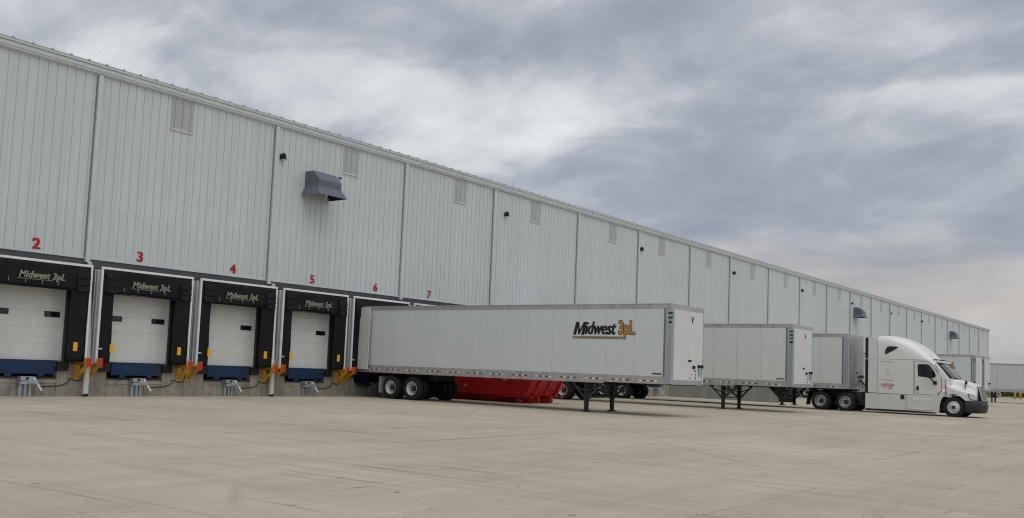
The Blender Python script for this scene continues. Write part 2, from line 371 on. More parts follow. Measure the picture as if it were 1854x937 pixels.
# ------------------------------------------------------------------ warehouse
WH = thing('warehouse', 'very long pale grey ribbed metal warehouse with a row of numbered loading docks', 'warehouse')
Z0, Z1 = 4.90, 11.50
NB = 21; XL = -S - 0.03; XR = NB*S + 0.9
PW_ = S/8
def panel_profile():
    pts = [(0, 0)]; p = PW_/3; gw = 0.010; gd = 0.022
    for k in range(3):
        c = p*(k+0.5); pts += [(c-gw-0.006, 0), (c-gw, gd), (c+gw, gd), (c+gw+0.006, 0)]
        # shallow stiffening step between the main lines
    pts += [(PW_-0.004, 0)]
    return pts
def siding_mesh(z0, z1, name, m, off=0.0):
    b = MB(); pr = panel_profile(); n = len(pr)
    b.v += [(x, y-off, z0) for x, y in pr] + [(x, y-off, z1) for x, y in pr]
    for i in range(n-1): b.face([i, i+1, n+i+1, n+i])
    # return edges so the sheet has thickness
    k = len(b.v); b.v += [(0, 0.05, z0), (PW_-0.004, 0.05, z0), (0, 0.05, z1), (PW_-0.004, 0.05, z1)]
    b.face([0, n, k+2, k]); b.face([n-1, k+1, k+3, 2*n-1]); b.face(list(range(n)) + [k+1, k])
    return b.mesh(name, m)
sid = siding_mesh(Z0, Z1, 'siding_panel', 'siding')
for n in range(-1, NB):
    for k in range(8): obj('siding_panel', sid, WH, (n*S + k*PW_ + 0.002, -0.052, 0))
# solid core behind the sheets
core = MB(); core.box(XL, XR, 0.01, 60, 4.30, 11.55); core.build('wall_core', 'siding', WH)
MB().box(XL, XR, -0.075, -0.005, 4.845, 4.905).build('base_trim', 'trim', WH)
MB().box(XR-0.02, XR+0.04, -0.09, 60, 0, 11.55).build('corner_trim', 'trim', WH)
# eave: gutter and roof edge
gt = MB(); gt.poly_prism([(0.0, 11.44), (-0.10, 11.455), (-0.17, 11.50), (-0.17, 11.56), (-0.20, 11.575), (-0.20, 11.70), (0.0, 11.70)], 'x', XL, XR+0.35)
gt.build('gutter', 'trim', WH)
fr = MB(); fr.box(XL, XR+0.37, -0.19, 0.3, 11.705, 11.73); fr.box(XL, XR+0.38, -0.235, 0.4, 11.73, 11.80); fr.build('eave_flashing', 'trim', WH)
rf = MB(); rf.poly_prism([(-0.24, 11.80), (60, 13.0), (60, 13.04), (-0.24, 11.835)], 'x', XL, XR+0.4); rf.build('roof', 'roof', WH)
sm_ = MB()
for k in range(int((XR-XL)/(S/12))+1):
    x = XL + 0.2 + k*S/12
    sm_.poly_prism([(x-0.045, 11.83), (x+0.045, 11.83), (x+0.020, 11.878), (x-0.020, 11.878)], 'y', -0.26, 1.2)
tag(sm_.build('roof_seam', 'roof', WH), kind='stuff')
# downspouts at each frame line
ds_pos = [0.006, 1.011, 2.025, 2.93, 4.017, 4.999, 6.018, 6.953, 8.021, 9.028, 10.03, 11.02, 12.03, 13.03, 14.04, 15.02, 16.03, 17.04, 18.04, 19.03, 20.0]
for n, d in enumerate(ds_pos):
    b = MB(); x = d*S; b.box(x-0.075, x+0.075, -0.175, -0.056, 4.72 if n < 3 else 1.3, 11.44); b.mat(1).box(x-0.115, x-0.080, -0.085, -0.053, 4.91, 11.40)  # second box: grey strip painting the pipe's thin shadow on the siding
    b.build('downspout', ['trim', 'spout_shadow'], WH)
# translucent wall lights under the eave
vents = [0.442, 1.529, 2.502, 3.447, 4.519, 5.484, 6.442, 7.525, 8.5, 9.58, 10.56, 11.51, 12.58, 13.56, 14.53, 15.6, 16.56, 17.53, 18.56, 19.53, 20.5]
lp = siding_mesh(10.25, 11.42, 'wall_light_panel', 'light_panel')
sill = MB().box(-0.02, PW_+0.0, -0.022, 0.0, 10.16, 10.25).mesh('panel_sill', 'cream')
for d in vents:
    k = round((d*S - PW_/2)/PW_)
    x = k*PW_
    o = obj('wall_light_panel', lp, WH, (x+0.002, -0.059, 0)); obj('panel_sill', sill, o, (0, -0.004, 0))
# lower wall: charcoal cladding pieces, door openings, concrete base
NDK = 12                                    # docks 2..13
def dock_x(n): return X3 + (n-3)*DK
XD0, XD1 = dock_x(2) - 2.03, dock_x(13) + 2.03
for n in range(2, 14):
    cx = dock_x(n)
    MB().box(cx-2.028, cx+2.028, -0.045, 0.25, 4.30, 4.842).build('cladding_panel', 'charcoal', WH)
    MB().box(cx+1.26, cx+2.79, -0.042, 0.25, 1.24, 4.298).build('cladding_panel', 'charcoal', WH)
    # concrete base: apron panels under the pit and piers beside it
    f = MB; yo = lambda: -0.05 - random.uniform(0, 0.006)
    cuts = [-1.12, -0.42, 0.38, 1.12]
    for a, b_ in zip(cuts, cuts[1:]): MB().box(cx+a+0.006, cx+b_-0.006, yo(), 0.2, -0.05, 0.452).build('foundation_block', 'foundation', WH, 0.006)
    MB().box(cx-1.114, cx+0.2, yo(), 0.2, 0.462, 0.66).build('foundation_block', 'foundation', WH, 0.006)
    MB().box(cx+0.212, cx+1.114, yo(), 0.2, 0.462, 0.66).build('foundation_block', 'foundation', WH, 0.006)
    for a, b_ in ((1.12, 1.50), (1.50, 2.06), (2.06, 2.94)): MB().box(cx+a+0.006, cx+b_-0.006, yo(), 0.2, -0.05, 1.225).build('foundation_block', 'foundation', WH, 0.006)
    if n == 2: MB().box(cx-2.0, cx-1.12, -0.05, 0.2, -0.05, 1.225).build('foundation_block', 'foundation', WH); MB().box(cx-2.8, cx-1.26, -0.042, 0.25, 1.24, 4.298).build('cladding_panel', 'charcoal', WH)
    # steel lined pit behind the leveller lip
    MB().box(cx-1.11, cx+1.11, 0.195, 0.4, 0.67, 1.30).build('pit_lining', 'pit', WH)
# rest of the lower wall
MB().box(XL, XD0-0.80, -0.05, 0.25, -0.05, 4.843).build('cladding_panel', 'charcoal', WH)
MB().box(XD1+0.92, XR, -0.045, 0.25, 1.23, 4.843).build('cladding_panel', 'charcoal', WH)
MB().box(XD1+0.92, XR, -0.05, 0.25, -0.05, 1.225).build('foundation_block', 'foundation', WH)
MB().box(XL, XR, 0.41, 60, -0.05, 4.29).build('inner_core', 'charcoal', WH)
# dock doors (sections, windows) as far as the photo shows them
def dock_door(n, windows):
    cx = dock_x(n); d = MB().box(cx-1.2, cx+1.2, 0.15, 0.19, 1.25, 4.28).build('dock_door', 'door_white', WH)
    for s in (-1, 1): MB().box(cx+s*1.2325-0.0175, cx+s*1.2325+0.0175, -0.03, 0.2, 1.24, 4.29).build('jamb', 'door_white', d)
    for k in range(6):
        z = 1.245 + k*0.553
        MB().box(cx-1.212, cx+1.212, 0.085 + 0.0, 0.14, z+0.002, min(z+0.551, 4.29)).build('section', 'door_white', d, 0.004)
    for wx in windows:
        w = MB(); w.box(cx+wx-0.27, cx+wx+0.27, 0.066, 0.082, 2.725, 2.915); w.mat(1).box(cx+wx-0.235, cx+wx+0.235, 0.062, 0.07, 2.755, 2.885)
        w.build('window', ['black', 'glass_dark'], d)
for n in range(2, 8): dock_door(n, (0.87, -0.87) if n < 4 else (0.87,))
# painted dock numbers
numx = {2: -1.75, 3: 2.10, 4: 6.24, 5: 10.46, 6: 14.38, 7: 18.20}
for n, x in numx.items(): text('dock_number', str(n), 0.52, 'number_red', WH, (x, -0.062, 5.14), '-y', bold=0.010, sx=1.08, fat=0.020)

# ------------------------------------------------------------------ dock shelters
def shelter(n, label):
    cx = dock_x(n); t = thing('dock_shelter', label, 'dock shelter', (cx, -0.05, 1.22), group='dock shelters along the wall')
    HW, D, ZT = 1.83, 0.48, 3.29          # half width, depth, top above base
    f = MB()
    for s in (-1, 1): f.box(s*HW-0.035, s*HW+0.035, -D-0.03, -D+0.04, 0.0, ZT)
    f.box(-HW-0.035, HW+0.035, -D-0.034, -D+0.04, ZT+0.002, ZT+0.085)
    f.build('frame', 'frame_white', t, 0.006)
    for s in (-1, 1):
        p = MB(); x = s*HW; pr = []
        for k in range(7):
            y = -D+0.05 + (D-0.06)*k/6; pr.append((x + (0.018 if k % 2 else -0.018), y))
        pr2 = [(q[0]-s*0.03, q[1]) for q in pr][::-1]
        p.poly_prism(pr + pr2, 'z', 0.0, ZT); p.build('side_panel', 'shelter_side', t)
        q = MB()
        for y in (-0.06, -0.26): q.box(x - (0.035 if s < 0 else -0.0), x + (0.035 if s > 0 else 0.0), y-0.02, y+0.02, 0.0, ZT)
        q.build('stiffener', 'frame_white', t)
    MB().box(-HW, HW, -D+0.045, 0, ZT-0.01, ZT+0.03).build('canopy', 'vinyl', t)
    # curtains: gently wrinkled vinyl sheets
    def sheet(x0, x1, z0, z1, y, amp, nx, nz, seed, name, sag=0.0):
        rnd = random.Random(seed); b = MB(); ph = [rnd.uniform(0, 6.28) for _ in range(6)]
        def Y(u, v): return y - amp*(0.5*math.sin(5*u+3*v+ph[0]) + 0.35*math.sin(9*v-4*u+ph[1]) + 0.3*math.sin(13*u*v+ph[2]) + rnd.uniform(-.25, .25))
        for j in range(nz+1):
            for i in range(nx+1):
                u, v = i/nx, j/nz; zz = z0 + (z1-z0)*v + (sag*math.sin(6*u+ph[3])*(1-v))
                b.v.append((x0+(x1-x0)*u + 0.012*math.sin(7*v+ph[4]), Y(u, v), zz))
        for j in range(nz):
            for i in range(nx): a = j*(nx+1)+i; b.face([a, a+1, a+nx+2, a+nx+1], True)
        m = len(b.v); b.v += [(p[0], p[1]+0.02, p[2]) for p in b.v[:m]]
        for j in range(nz):
            for i in range(nx): a = m+j*(nx+1)+i; b.face([a, a+nx+1, a+nx+2, a+1], True)
        for i in range(nx): b.face([i, m+i, m+i+1, i+1]); k = nz*(nx+1)+i; b.face([k, k+1, m+k+1, m+k])
        for j in range(nz): k = j*(nx+1); l = k+nx; b.face([k, k+nx+1, m+k+nx+1, m+k]); b.face([l, m+l, m+l+nx+1, l+nx+1])
        return b.build(name, 'vinyl', t)
    wl, wr = 0.50, 0.70
    sheet(-HW+0.03, -HW+wl, 0.02, ZT-0.72, -D-0.005, 0.014, 6, 22, n*11+1, 'side_curtain', 0.01)
    sheet(HW-wr, HW-0.03, 0.02, ZT-0.72, -D-0.005, 0.014, 6, 22, n*11+2, 'side_curtain', 0.01)
    sheet(-HW+0.03, HW-0.03, ZT-0.84, ZT, -D-0.018, 0.014, 24, 8, n*11+3, 'head_curtain', 0.012)
    for s, w in ((-1, 0.46), (1, 0.46)):      # pleated corner pads
        x0, x1 = (-HW+0.14, -HW+0.14+w) if s < 0 else (HW-0.05-w, HW-0.05)
        for k in range(3):
            z1 = ZT-0.10-0.235*k if s < 0 else ZT-0.18-0.22*k; b = MB(); b.poly_prism([(-D-0.045, z1), (-D-0.085, z1-0.235), (-D-0.04, z1-0.24), (-D-0.035, z1)], 'x', x0, x1); b.build('corner_pleat', 'vinyl', t, 0.004)
    MB().box(-HW+0.16, HW-0.62, -D-0.085, -D-0.04, ZT-0.865, ZT-0.845).build('hem_bar', 'vinyl', t, 0.005)
    for k in range(4): MB().box(-1.0+k*0.55, -0.985+k*0.55, -D-0.05, -D-0.036, ZT-0.72, ZT-0.60).build('stay', 'galv', t)
    # inner foam side pads
    for s in (-1, 1): MB().box(s*1.50-0.16, s*1.50+0.16, -0.40, -0.005, 0.0, ZT-0.1).build('inner_pad', 'vinyl', t)
    for x in (-1.30, 1.42): MB().box(x-0.075, x+0.075, -D-0.045, -D-0.024, 0.37, 0.67).build('guide_marker', 'yellow_clean', t, 0.008)
    text('lettering', 'Midwest 3pL', 0.31, 'stencil', t, (0.09, -D-0.052, ZT-0.46), '-y', shear=0.22, bold=0.006, sx=0.91, fat=0.007, spacing=1.06)
    MB().box(-0.72, 0.48, -D-0.054, -D-0.047, ZT-0.605, ZT-0.588).build('lettering_underline', 'stencil', t)
    MB().tube([(-HW+0.02, -D-0.06, 0.48), (-HW+0.16, -D-0.06, 0.48)], 0.035, 8).build('latch', 'galv', t)
    return t
ord_ = {2: 'black dock shelter under the red two, cut off by the left edge', 3: 'black dock shelter with pale lettering under the red three', 4: 'black dock shelter with pale lettering under the red four',
        5: 'black dock shelter with pale lettering under the red five', 6: 'black dock shelter under the red six with the long trailer backed into it', 7: 'black dock shelter under the red seven, only its top edge above the trailer'}
for n in range(2, 8): shelter(n, ord_[n])

# ------------------------------------------------------------------ dock levellers, bumpers, restraints, guards
def leveller(n, label):
    cx = dock_x(n); t = thing('dock_leveller', label, 'dock leveller', (cx, -0.05, 0.66), group='dock levellers')
    MB().box(-0.98, 0.98, -0.055, -0.02, 0.12, 0.565).build('lip', 'blue', t, 0.006)
    MB().box(-1.05, 1.05, -0.02, 0.24, 0.50, 0.575).build('deck', 'blue', t)
    for x in (-0.55, 0.55): MB().box(x-0.11, x+0.11, -0.07, 0.0, 0.03, 0.125).build('lip_keeper', 'blue', t, 0.01)
    MB().box(-1.10, 1.10, -0.03, 0.0, -0.04, 0.022).build('pit_angle', 'steel_dark', t)
    for x in (-0.55, 0.0, 0.55): MB().tube([(x, -0.068, 0.17), (x, -0.05, 0.17)], 0.018, 8).build('bolt', 'steel_dark', t)
    for s in (-1, 1): MB().box(s*1.26-0.20, s*1.26+0.20, -0.13, -0.012, 0.24, 0.555).build('rubber_bumper', 'black', t, 0.012)
NUMW = {2: 'two', 3: 'three', 4: 'four', 5: 'five', 6: 'six', 7: 'seven'}
where = {2: 'at the left edge of the photo', 3: 'under the door marked three', 4: 'under the door marked four', 5: 'under the door marked five, beside the trailer', 6: 'under the door marked six, behind the trailer'}
for n in range(2, 7): leveller(n, 'dark blue steel dock leveller lip ' + where[n])
def restraint(n, label):
    cx = dock_x(n) + 0.02; t = thing('vehicle_restraint', label, 'vehicle restraint', (cx, -0.06, GZ), group='vehicle restraints at the foot of the docks')
    r = MB()
    for x in (-0.21, -0.03, 0.12): r.box(x, x+0.10, -0.10, 0.0, 0.0, 0.50)
    r.box(-0.20, 0.2, -0.03, 0.0, 0.0, 0.55); r.build('rail', 'galv', t, 0.006)
    h = MB(); h.box(-0.26, 0.24, -0.30, -0.02, 0.40, 0.50); h.box(-0.24, 0.25, -0.26, -0.02, 0.52, 0.66); h.poly_prism([(-0.05, 0.48), (0.30, 0.40), (0.32, 0.52), (0.0, 0.60)], 'y', -0.34, -0.10); h.build('carriage', 'galv', t, 0.008)
    MB().bar((0.20, -0.24, 0.62), (0.46, -0.30, 0.20), 0.085, 0.06).build('hook_arm', 'frame_white', t, 0.008)
    MB().tube([(-0.02, -0.275, 0.60), (-0.02, -0.255, 0.60)], 0.05, 12).build('bolt', 'hub', t)
wh2 = {2: 'nearest the left edge', 3: 'below the door marked three', 4: 'below the door marked four', 5: 'below the door marked five', 13: 'seen under the nose of the long trailer'}
for n in (2, 3, 4, 5, 13): restraint(n, 'galvanised vehicle restraint with hook arm ' + wh2[n])
restraint(6, 'galvanised vehicle restraint in the shade behind the trailer mudflap')
def cable(n):
    cx = dock_x(n); y = -0.075
    pts = [(0.50, -0.20, 0.25), (0.60, y, 0.33), (0.9, y, 0.34), (1.25, y, 0.36), (1.48, y, 0.44), (1.60, y, 0.56), (1.52, y, 0.60)]
    o = MB().tube([(cx+p[0], p[1], p[2]+GZ) for p in pts], 0.016, 6).build('power_cable', 'cable'); 
    p2 = [(1.62, y, 0.62), (1.80, y, 0.53), (2.0, y, 0.55), (2.08, y, 0.68), (2.06, y, 0.95), (1.9, y, 1.10), (1.6, y, 1.14)]
    MB().tube([(cx+p[0], p[1], p[2]+GZ) for p in p2], 0.014, 6).build('upper_run', 'cable', o)
    tag(o, 'black power cable from the vehicle restraint on the concrete under the door marked %s' % NUMW[n], 'cable', 'restraint cables')
for n in (2, 3, 4, 5): cable(n)
def guard(n, label):
    """pair of yellow brackets with red faces between shelters n and n+1"""
    t = thing('shelter_guard', label, 'dock guard', (dock_x(n)+2.03, -0.055, 0.62), group='yellow and red shelter guards')
    for x in (-0.215, 0.215):
        MB().box(x-0.10, x+0.10, -0.022, 0.0, -0.02, 0.62).build('wall_plate', 'yellow', t, 0.004)
        a = MB(); a.bar((x, -0.02, 0.08), (x, -0.66, 0.50), 0.11, 0.09); a.bar((x, -0.02, 0.56), (x, -0.66, 0.60), 0.09, 0.07); a.build('bracket_arm', 'yellow', t, 0.005)
        h = MB(); h.box(x-0.085, x+0.085, -0.74, -0.62, 0.43, 0.75); h.build('guard_head', 'yellow', t, 0.006)
        MB().box(x-0.078, x+0.078, -0.765, -0.742, 0.44, 0.74).build('red_face', 'red', t, 0.005)
    MB().box(-0.215, 0.215, -0.55, -0.50, 0.55, 0.60).build('tie_bar', 'yellow', t)
gl = {2: 'between doors two and three', 3: 'between doors three and four', 4: 'between doors four and five', 5: 'between door five and the long trailer'}
for n in range(2, 6): guard(n, 'pair of yellow shelter guards with red faces ' + gl[n])
# downpipe feet between shelters
for k, (n, lab) in enumerate(((2, 'white downpipe foot on the concrete between doors two and three'), (4, 'white downpipe foot on the concrete between doors four and five'))):
    x = dock_x(n)+2.03; b = MB(); b.bar((x-0.02, -0.36, 0.10), (x+0.02, -0.30, 1.30), 0.16, 0.12, (0, 1, 0)); b.bar((x+0.02, -0.30, 1.30), (x-0.09, -0.13, 4.75), 0.15, 0.11, (0, 1, 0))
    o = b.build('downpipe', 'downpipe', None, 0.01); MB().box(x-0.09, x+0.07, -0.42, -0.28, GZ+0.0, 0.13).build('boot', 'black', o)
    tag(o, lab, 'downpipe', 'downpipes')

# ------------------------------------------------------------------ exhaust hoods and wall lamps
def hood(x0, label):
    t = thing('exhaust_hood', label, 'vent hood', (x0, -0.055, 8.70), group='exhaust hoods on the wall')
    W_ = 1.30
    b = MB(); b.poly_prism([(0, 0.45), (-0.92, 0.45), (-0.92, 0.74), (-0.52, 1.14), (0, 1.14)], 'x', 0.10, 0.10+W_); b.build('hood_body', 'hood_metal', t, 0.006)
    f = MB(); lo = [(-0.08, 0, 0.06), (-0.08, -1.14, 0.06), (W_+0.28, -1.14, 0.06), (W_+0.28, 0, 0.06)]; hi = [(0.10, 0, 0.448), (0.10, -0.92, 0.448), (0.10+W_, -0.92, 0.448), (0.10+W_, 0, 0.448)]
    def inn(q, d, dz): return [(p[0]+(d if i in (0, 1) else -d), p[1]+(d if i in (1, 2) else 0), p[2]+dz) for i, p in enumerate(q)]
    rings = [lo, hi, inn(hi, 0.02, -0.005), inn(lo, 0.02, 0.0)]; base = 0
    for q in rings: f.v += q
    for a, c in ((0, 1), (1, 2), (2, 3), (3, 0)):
        f.mat(1 if a == 2 else 0)  # inner faces near black, the shade inside the hood put into the colour
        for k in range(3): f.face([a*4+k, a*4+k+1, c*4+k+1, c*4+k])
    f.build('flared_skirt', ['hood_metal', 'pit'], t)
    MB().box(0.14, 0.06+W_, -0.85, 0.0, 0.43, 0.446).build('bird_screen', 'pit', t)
    MB().bar((0.75, -0.9, 0.40), (1.15, -0.15, 0.05), 0.03, 0.02).build('damper_edge', 'frame_white', t)
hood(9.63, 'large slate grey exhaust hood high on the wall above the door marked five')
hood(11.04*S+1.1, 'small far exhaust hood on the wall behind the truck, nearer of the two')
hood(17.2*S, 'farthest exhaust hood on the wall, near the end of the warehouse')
def wall_lamp(x, label):
    t = thing('wall_lamp', label, 'wall lamp', (x, -0.055, 10.05), group='black wall lamps')
    b = MB(); b.tube([(0, -0.15, 0.06), (0, -0.15, 0.22), (0, -0.13, 0.30)], [0.105, 0.10, 0.065], 12); b.box(-0.085, 0.085, -0.13, 0.0, 0.06, 0.26); b.build('housing', 'black', t)
    MB().box(-0.10, 0.10, -0.25, -0.10, 0.04, 0.07).build('visor', 'black', t)
    MB().tube([(0, -0.15, 0.0), (0, -0.15, 0.058)], [0.07, 0.10], 12).build('lens', 'frame_white', t)
for x, l in ((8.36, 'black wall lamp beside the downspout, nearest lamp above the door marked five'), (24.31, 'second black wall lamp from the left, above the long trailer'), (40.0, 'third black wall lamp from the left under the eave'),
             (55.87, 'fourth black wall lamp from the left under the eave'), (72.1, 'fifth black wall lamp from the left under the eave'), (87.9, 'sixth black wall lamp from the left, next to the far hood'), (103.6, 'seventh black wall lamp from the left'), (119.2, 'eighth and farthest black wall lamp')): wall_lamp(x, l)
def small_cam(x, z, label):
    o = MB().box(x-0.05, x+0.06, -0.15, -0.05, z-0.03, z+0.03).build('security_camera', 'black', None, 0.02)
    tag(o, label, 'camera'); MB().bar((x-0.1, -0.06, z+0.015), (x, -0.10, z+0.015), 0.02, 0.02).build('arm', 'black', o)
small_cam(11.75, 9.92, 'tiny black camera beside the large grey hood')

# ------------------------------------------------------------------ wheels (axis along X, outer face to -X)
TY = [(-.125, .30), (-.138, .37), (-.132, .44), (-.112, .485), (-.09, .505), (-.045, .510), (-.040, .498), (-.028, .498), (-.023, .512), (.023, .512), (.028, .498), (.040, .498), (.045, .510), (.09, .505), (.112, .485), (.132, .44), (.138, .37), (.125, .30)]
tyre_me = MB().lathe_x(TY, n=32, closed=True).mesh('wheel', 'tyre')
def rim_mesh(prof, m, holes, hr, hs, hx, nm):
    b = MB(); b.lathe_x(prof, n=28)
    b.mat(1)
    for k in range(holes):
        t = 2*math.pi*(k+0.5)/holes; b.tube([(hx-0.006, math.cos(t)*hr, math.sin(t)*hr), (hx+0.01, math.cos(t)*hr, math.sin(t)*hr)], hs, 8)
    return b.mesh(nm, [m, 'hub'])
rim_trailer = rim_mesh([(-.130, .302), (-.140, .292), (-.128, .280), (-.06, .272), (-.05, .25), (.035, .235), (.045, .21), (.045, .0)], 'rim_white', 5, .172, .032, .04, 'rim')
rim_drive = rim_mesh([(-.130, .302), (-.142, .292), (-.130, .280), (-.07, .272), (-.06, .255), (.01, .24), (.02, .215), (.02, .0)], 'rim_alu', 10, .185, .030, .014, 'rim')
rim_steer = rim_mesh([(-.130, .302), (-.145, .290), (-.135, .275), (-.11, .262), (-.125, .235), (-.145, .18), (-.15, .0)], 'rim_alu', 10, .222, .021, -.138, 'rim')
hub_in = MB().lathe_x([(.05, .125), (-.03, .12), (-.045, .105), (-.06, .075), (-.10, .07), (-.105, .0)], n=16).mesh('hub', 'hub')
hub_out = MB().lathe_x([(-.13, .098), (-.19, .092), (-.21, .07), (-.235, .06), (-.24, .0)], n=16).mesh('hub', 'hub')
nuts = MB()
for k in range(10):
    t = 2*math.pi*k/10; nuts.tube([(-.148, math.cos(t)*.142, math.sin(t)*.142), (-.185, math.cos(t)*.142, math.sin(t)*.142)], .016, 6)
nut_me = nuts.mesh('wheel_nuts', 'chrome')
def wheel(parent, x, y, z=0.512, rim=None, hub=None, flip=False, nut=False):
    w = obj('wheel', tyre_me, parent, (x, y, z), (0, 0, math.pi if flip else 0))
    w.rotation_euler.x = random.uniform(0, 6)*0
    if rim: obj('rim', rim, w)
    if hub: obj('hub', hub, w)
    if nut: obj('wheel_nuts', nut_me, w)
    return w

# ------------------------------------------------------------------ box trailers: origin at the rear, on the ground; nose towards -Y
def trailer(label, loc, rz=0.0, side='trailer_white', nose='nose_white', logo=False, number=None, axles=(-2.36, -3.62), gear=True, gear_lift=0.0, skirt=False, detail=True, vmark=True, open_door=False, flap='flap_white', group='white box trailers', gear_y=-12.78, rollup=False):
    t = thing('box_trailer', label, 'trailer', loc, rz, group)
    L_, HW = 16.20, 1.30; ZB, ZP, ZT, ZTT = 1.14, 1.46, 3.955, 4.12
    P = 1.2175; y_first = -(L_-0.36)
    # body core just inside the skins
    MB().box(-HW+0.03, HW-0.03, -L_+0.06, -0.02, ZB+0.06, ZTT-0.03).build('body_core', 'panel_gap', t)
    npan = 13 if detail else 13
    pm = MB().box(-0.012, 0.012, 0.004, P-0.004, ZP+0.004, ZT-0.002).mesh('side_panel', side, 0.002)
    for s in (-1, 1):
        for k in range(npan):
            y = y_first + k*P
            if y + P > 0.0:
                break
            obj('side_panel', pm, t, (s*(HW-0.012), y, 0))
        yl = y_first + npan*P
    # rails
    for s in (-1, 1):
        r = MB(); x = s*HW
        r.box(x-0.016, x+0.016, -L_+0.16, -0.01, ZT, ZTT); r.box(x-0.028 if s < 0 else x, x if s < 0 else x+0.028, -L_+0.16, -0.01, ZTT-0.02, ZTT+0.006)
        r.build('top_rail', 'rail_alu', t)
        r = MB()
        r.box(x-0.018, x+0.018, -L_+0.28, -0.01, ZB+0.10, ZP)
        r.box(x-0.026, x+0.026, -13.35, -0.01, ZB, ZB+0.115); r.box(x-0.026, x+0.026, -L_+0.20, -13.352, ZB+0.05, ZB+0.115)
        for k in range(24): y = -0.6-k*0.64; r.box(x-0.0225, x+0.0225, y-0.012, y+0.012, ZB+0.118, ZP-0.01)
        r.build('bottom_rail', 'rail_alu', t)
    MB().box(-HW+0.01, HW-0.01, -L_+0.03, 0.0, ZTT-0.012, ZTT+0.014).build('roof', 'trailer_white', t)
    MB().box(-HW+0.05, HW-0.05, -L_+0.2, -0.02, ZB+0.05, ZB+0.12).build('floor', 'steel_dark', t)
    # nose: panel, top rail, bottom rail, chamfered corner posts
    nm = MB(); nm.box(-1.205, -0.005, -L_, -L_+0.03, ZB+0.22, ZT-0.02); nm.box(0.005, 1.205, -L_, -L_+0.03, ZB+0.22, ZT-0.02); nm.build('nose_panel', nose, t)
    MB().box(-1.205, 1.205, -L_-0.004, -L_+0.03, ZT-0.02, ZTT).build('nose_top_rail', 'rail_alu', t)
    MB().box(-1.205, 1.205, -L_-0.004, -L_+0.03, ZB+0.05, ZB+0.218).build('nose_bottom_rail', 'post_alu', t)
    for s in (-1, 1):
        b = MB(); pts = [(s*(HW+0.006), -L_+0.30), (s*(HW+0.006), -L_+0.05), (s*(HW-0.012), -L_+0.012), (s*(HW-0.05), -L_-0.006), (s*(HW-0.09), -L_-0.006), (s*(HW-0.09), -L_+0.05), (s*(HW-0.06), -L_+0.30)]
        b.poly_prism(pts, 'z', ZB+0.06, ZT-0.002); b.build('corner_post', 'post_alu', t)
        b = MB(); pts2 = [(p[0]*1.001, p[1]-0.001) for p in pts]; b.poly_prism(pts2, 'z', ZT, ZTT+0.006); b.build('corner_cap', 'rail_alu', t)
        MB().box(s*HW-0.0085, s*HW+0.0085, -L_+0.305, -L_+0.37, ZP-0.02, ZT-0.003).build('post_groove', 'post_groove', t)
    # rear frame
    if not open_door:
        MB().box(-HW+0.02, HW-0.02, -0.03, 0.02, ZB+0.1, ZTT-0.05).build('rear_door', side, t)
    else:
        d = MB(); d.bar((-HW-0.03, -0.10, 0), (-HW-0.10, -1.27, 0), 0.045, 0.01)
        p0, p1 = Vector((-HW-0.07, 0.08)), Vector((-HW-0.25, -1.12)); n_ = Vector((0.998, 0.0)); d = MB()
        d.poly_prism([(p0.x, p0.y), (p1.x, p1.y), (p1.x+0.04, p1.y-0.002), (p0.x+0.03, p0.y)], 'z', ZB+0.13, ZTT-0.055); dd = d.build('rear_door', 'nose_white', t, 0.006)
        tag(dd, 'rear door swung open against the side')
        for z in (1.5, 2.4, 3.3, 3.9): MB().box(-HW-0.09, -HW-0.015, -0.06, 0.05, z-0.05, z+0.05).build('hinge', 'galv', dd)
        MB().box(HW-0.02, HW+0.02, -1.2, -0.1, ZB+0.13, ZTT-0.05).build('rear_door', side, t)
    f = MB(); f.box(-HW, -HW+0.08, -0.05, 0.0, ZB, ZTT-0.01); f.box(HW-0.08, HW, -0.05, 0.0, ZB, ZTT-0.01); f.build('rear_frame', 'rail_alu', t)
    g_ = MB(); g_.bar((-0.55, -0.12, ZB+0.1), (-0.55, -0.08, 0.52), 0.10, 0.10); g_.bar((0.55, -0.12, ZB+0.1), (0.55, -0.08, 0.52), 0.10, 0.10); g_.box(-1.15, 1.15, -0.14, -0.04, 0.48, 0.59); g_.build('rear_guard', 'steel_dark', t, 0.006)
    # bogie
    a0, a1 = axles; b = MB()
    for x in (-0.48, 0.48): b.box(x-0.05, x+0.05, a1-0.9, a0+0.9, 0.86, ZB+0.06); b.poly_prism([(a0+0.75, 0.90), (a0+0.35, 0.46), (a0+0.2, 0.46), (a0+0.05, 0.90)], 'x', x-0.06, x+0.06); b.poly_prism([(a1+0.7, 0.90), (a1+0.3, 0.46), (a1+0.15, 0.46), (a1, 0.90)], 'x', x-0.06, x+0.06)
    for y in axles: b.tube([(-0.95, y, 0.512), (0.95, y, 0.512)], 0.065, 10); b.tube([(-0.3, y+0.18, 0.62), (0.3, y+0.18, 0.62)], 0.10, 10)
    for y in (a1-0.85, (a0+a1)/2, a0+0.8): b.box(-0.55, 0.55, y-0.06, y+0.06, 0.88, ZB+0.05)
    b.build('bogie', 'steel_dark', t)
    for y in axles:
        wheel(t, -1.16, y, rim=rim_trailer, hub=hub_in); wheel(t, -0.84, y); wheel(t, 1.16, y, rim=rim_trailer, hub=hub_in, flip=True); wheel(t, 0.84, y)
    for s in (-1, 1): MB().box(s*1.0-0.29, s*1.0+0.29, a0+0.70, a0+0.712, 0.26, 0.98).build('mudflap', flap, t)
    # crossmembers
    cm = MB()
    for k in range(30): y = -4.6-k*0.31; cm.box(-HW+0.06, HW-0.06, y-0.03, y+0.03, ZB-0.0, ZB+0.06) if y > -13.3 else None
    cm.build('crossmember', 'steel_dark', t); tag(kids(t)[-1], kind='stuff')
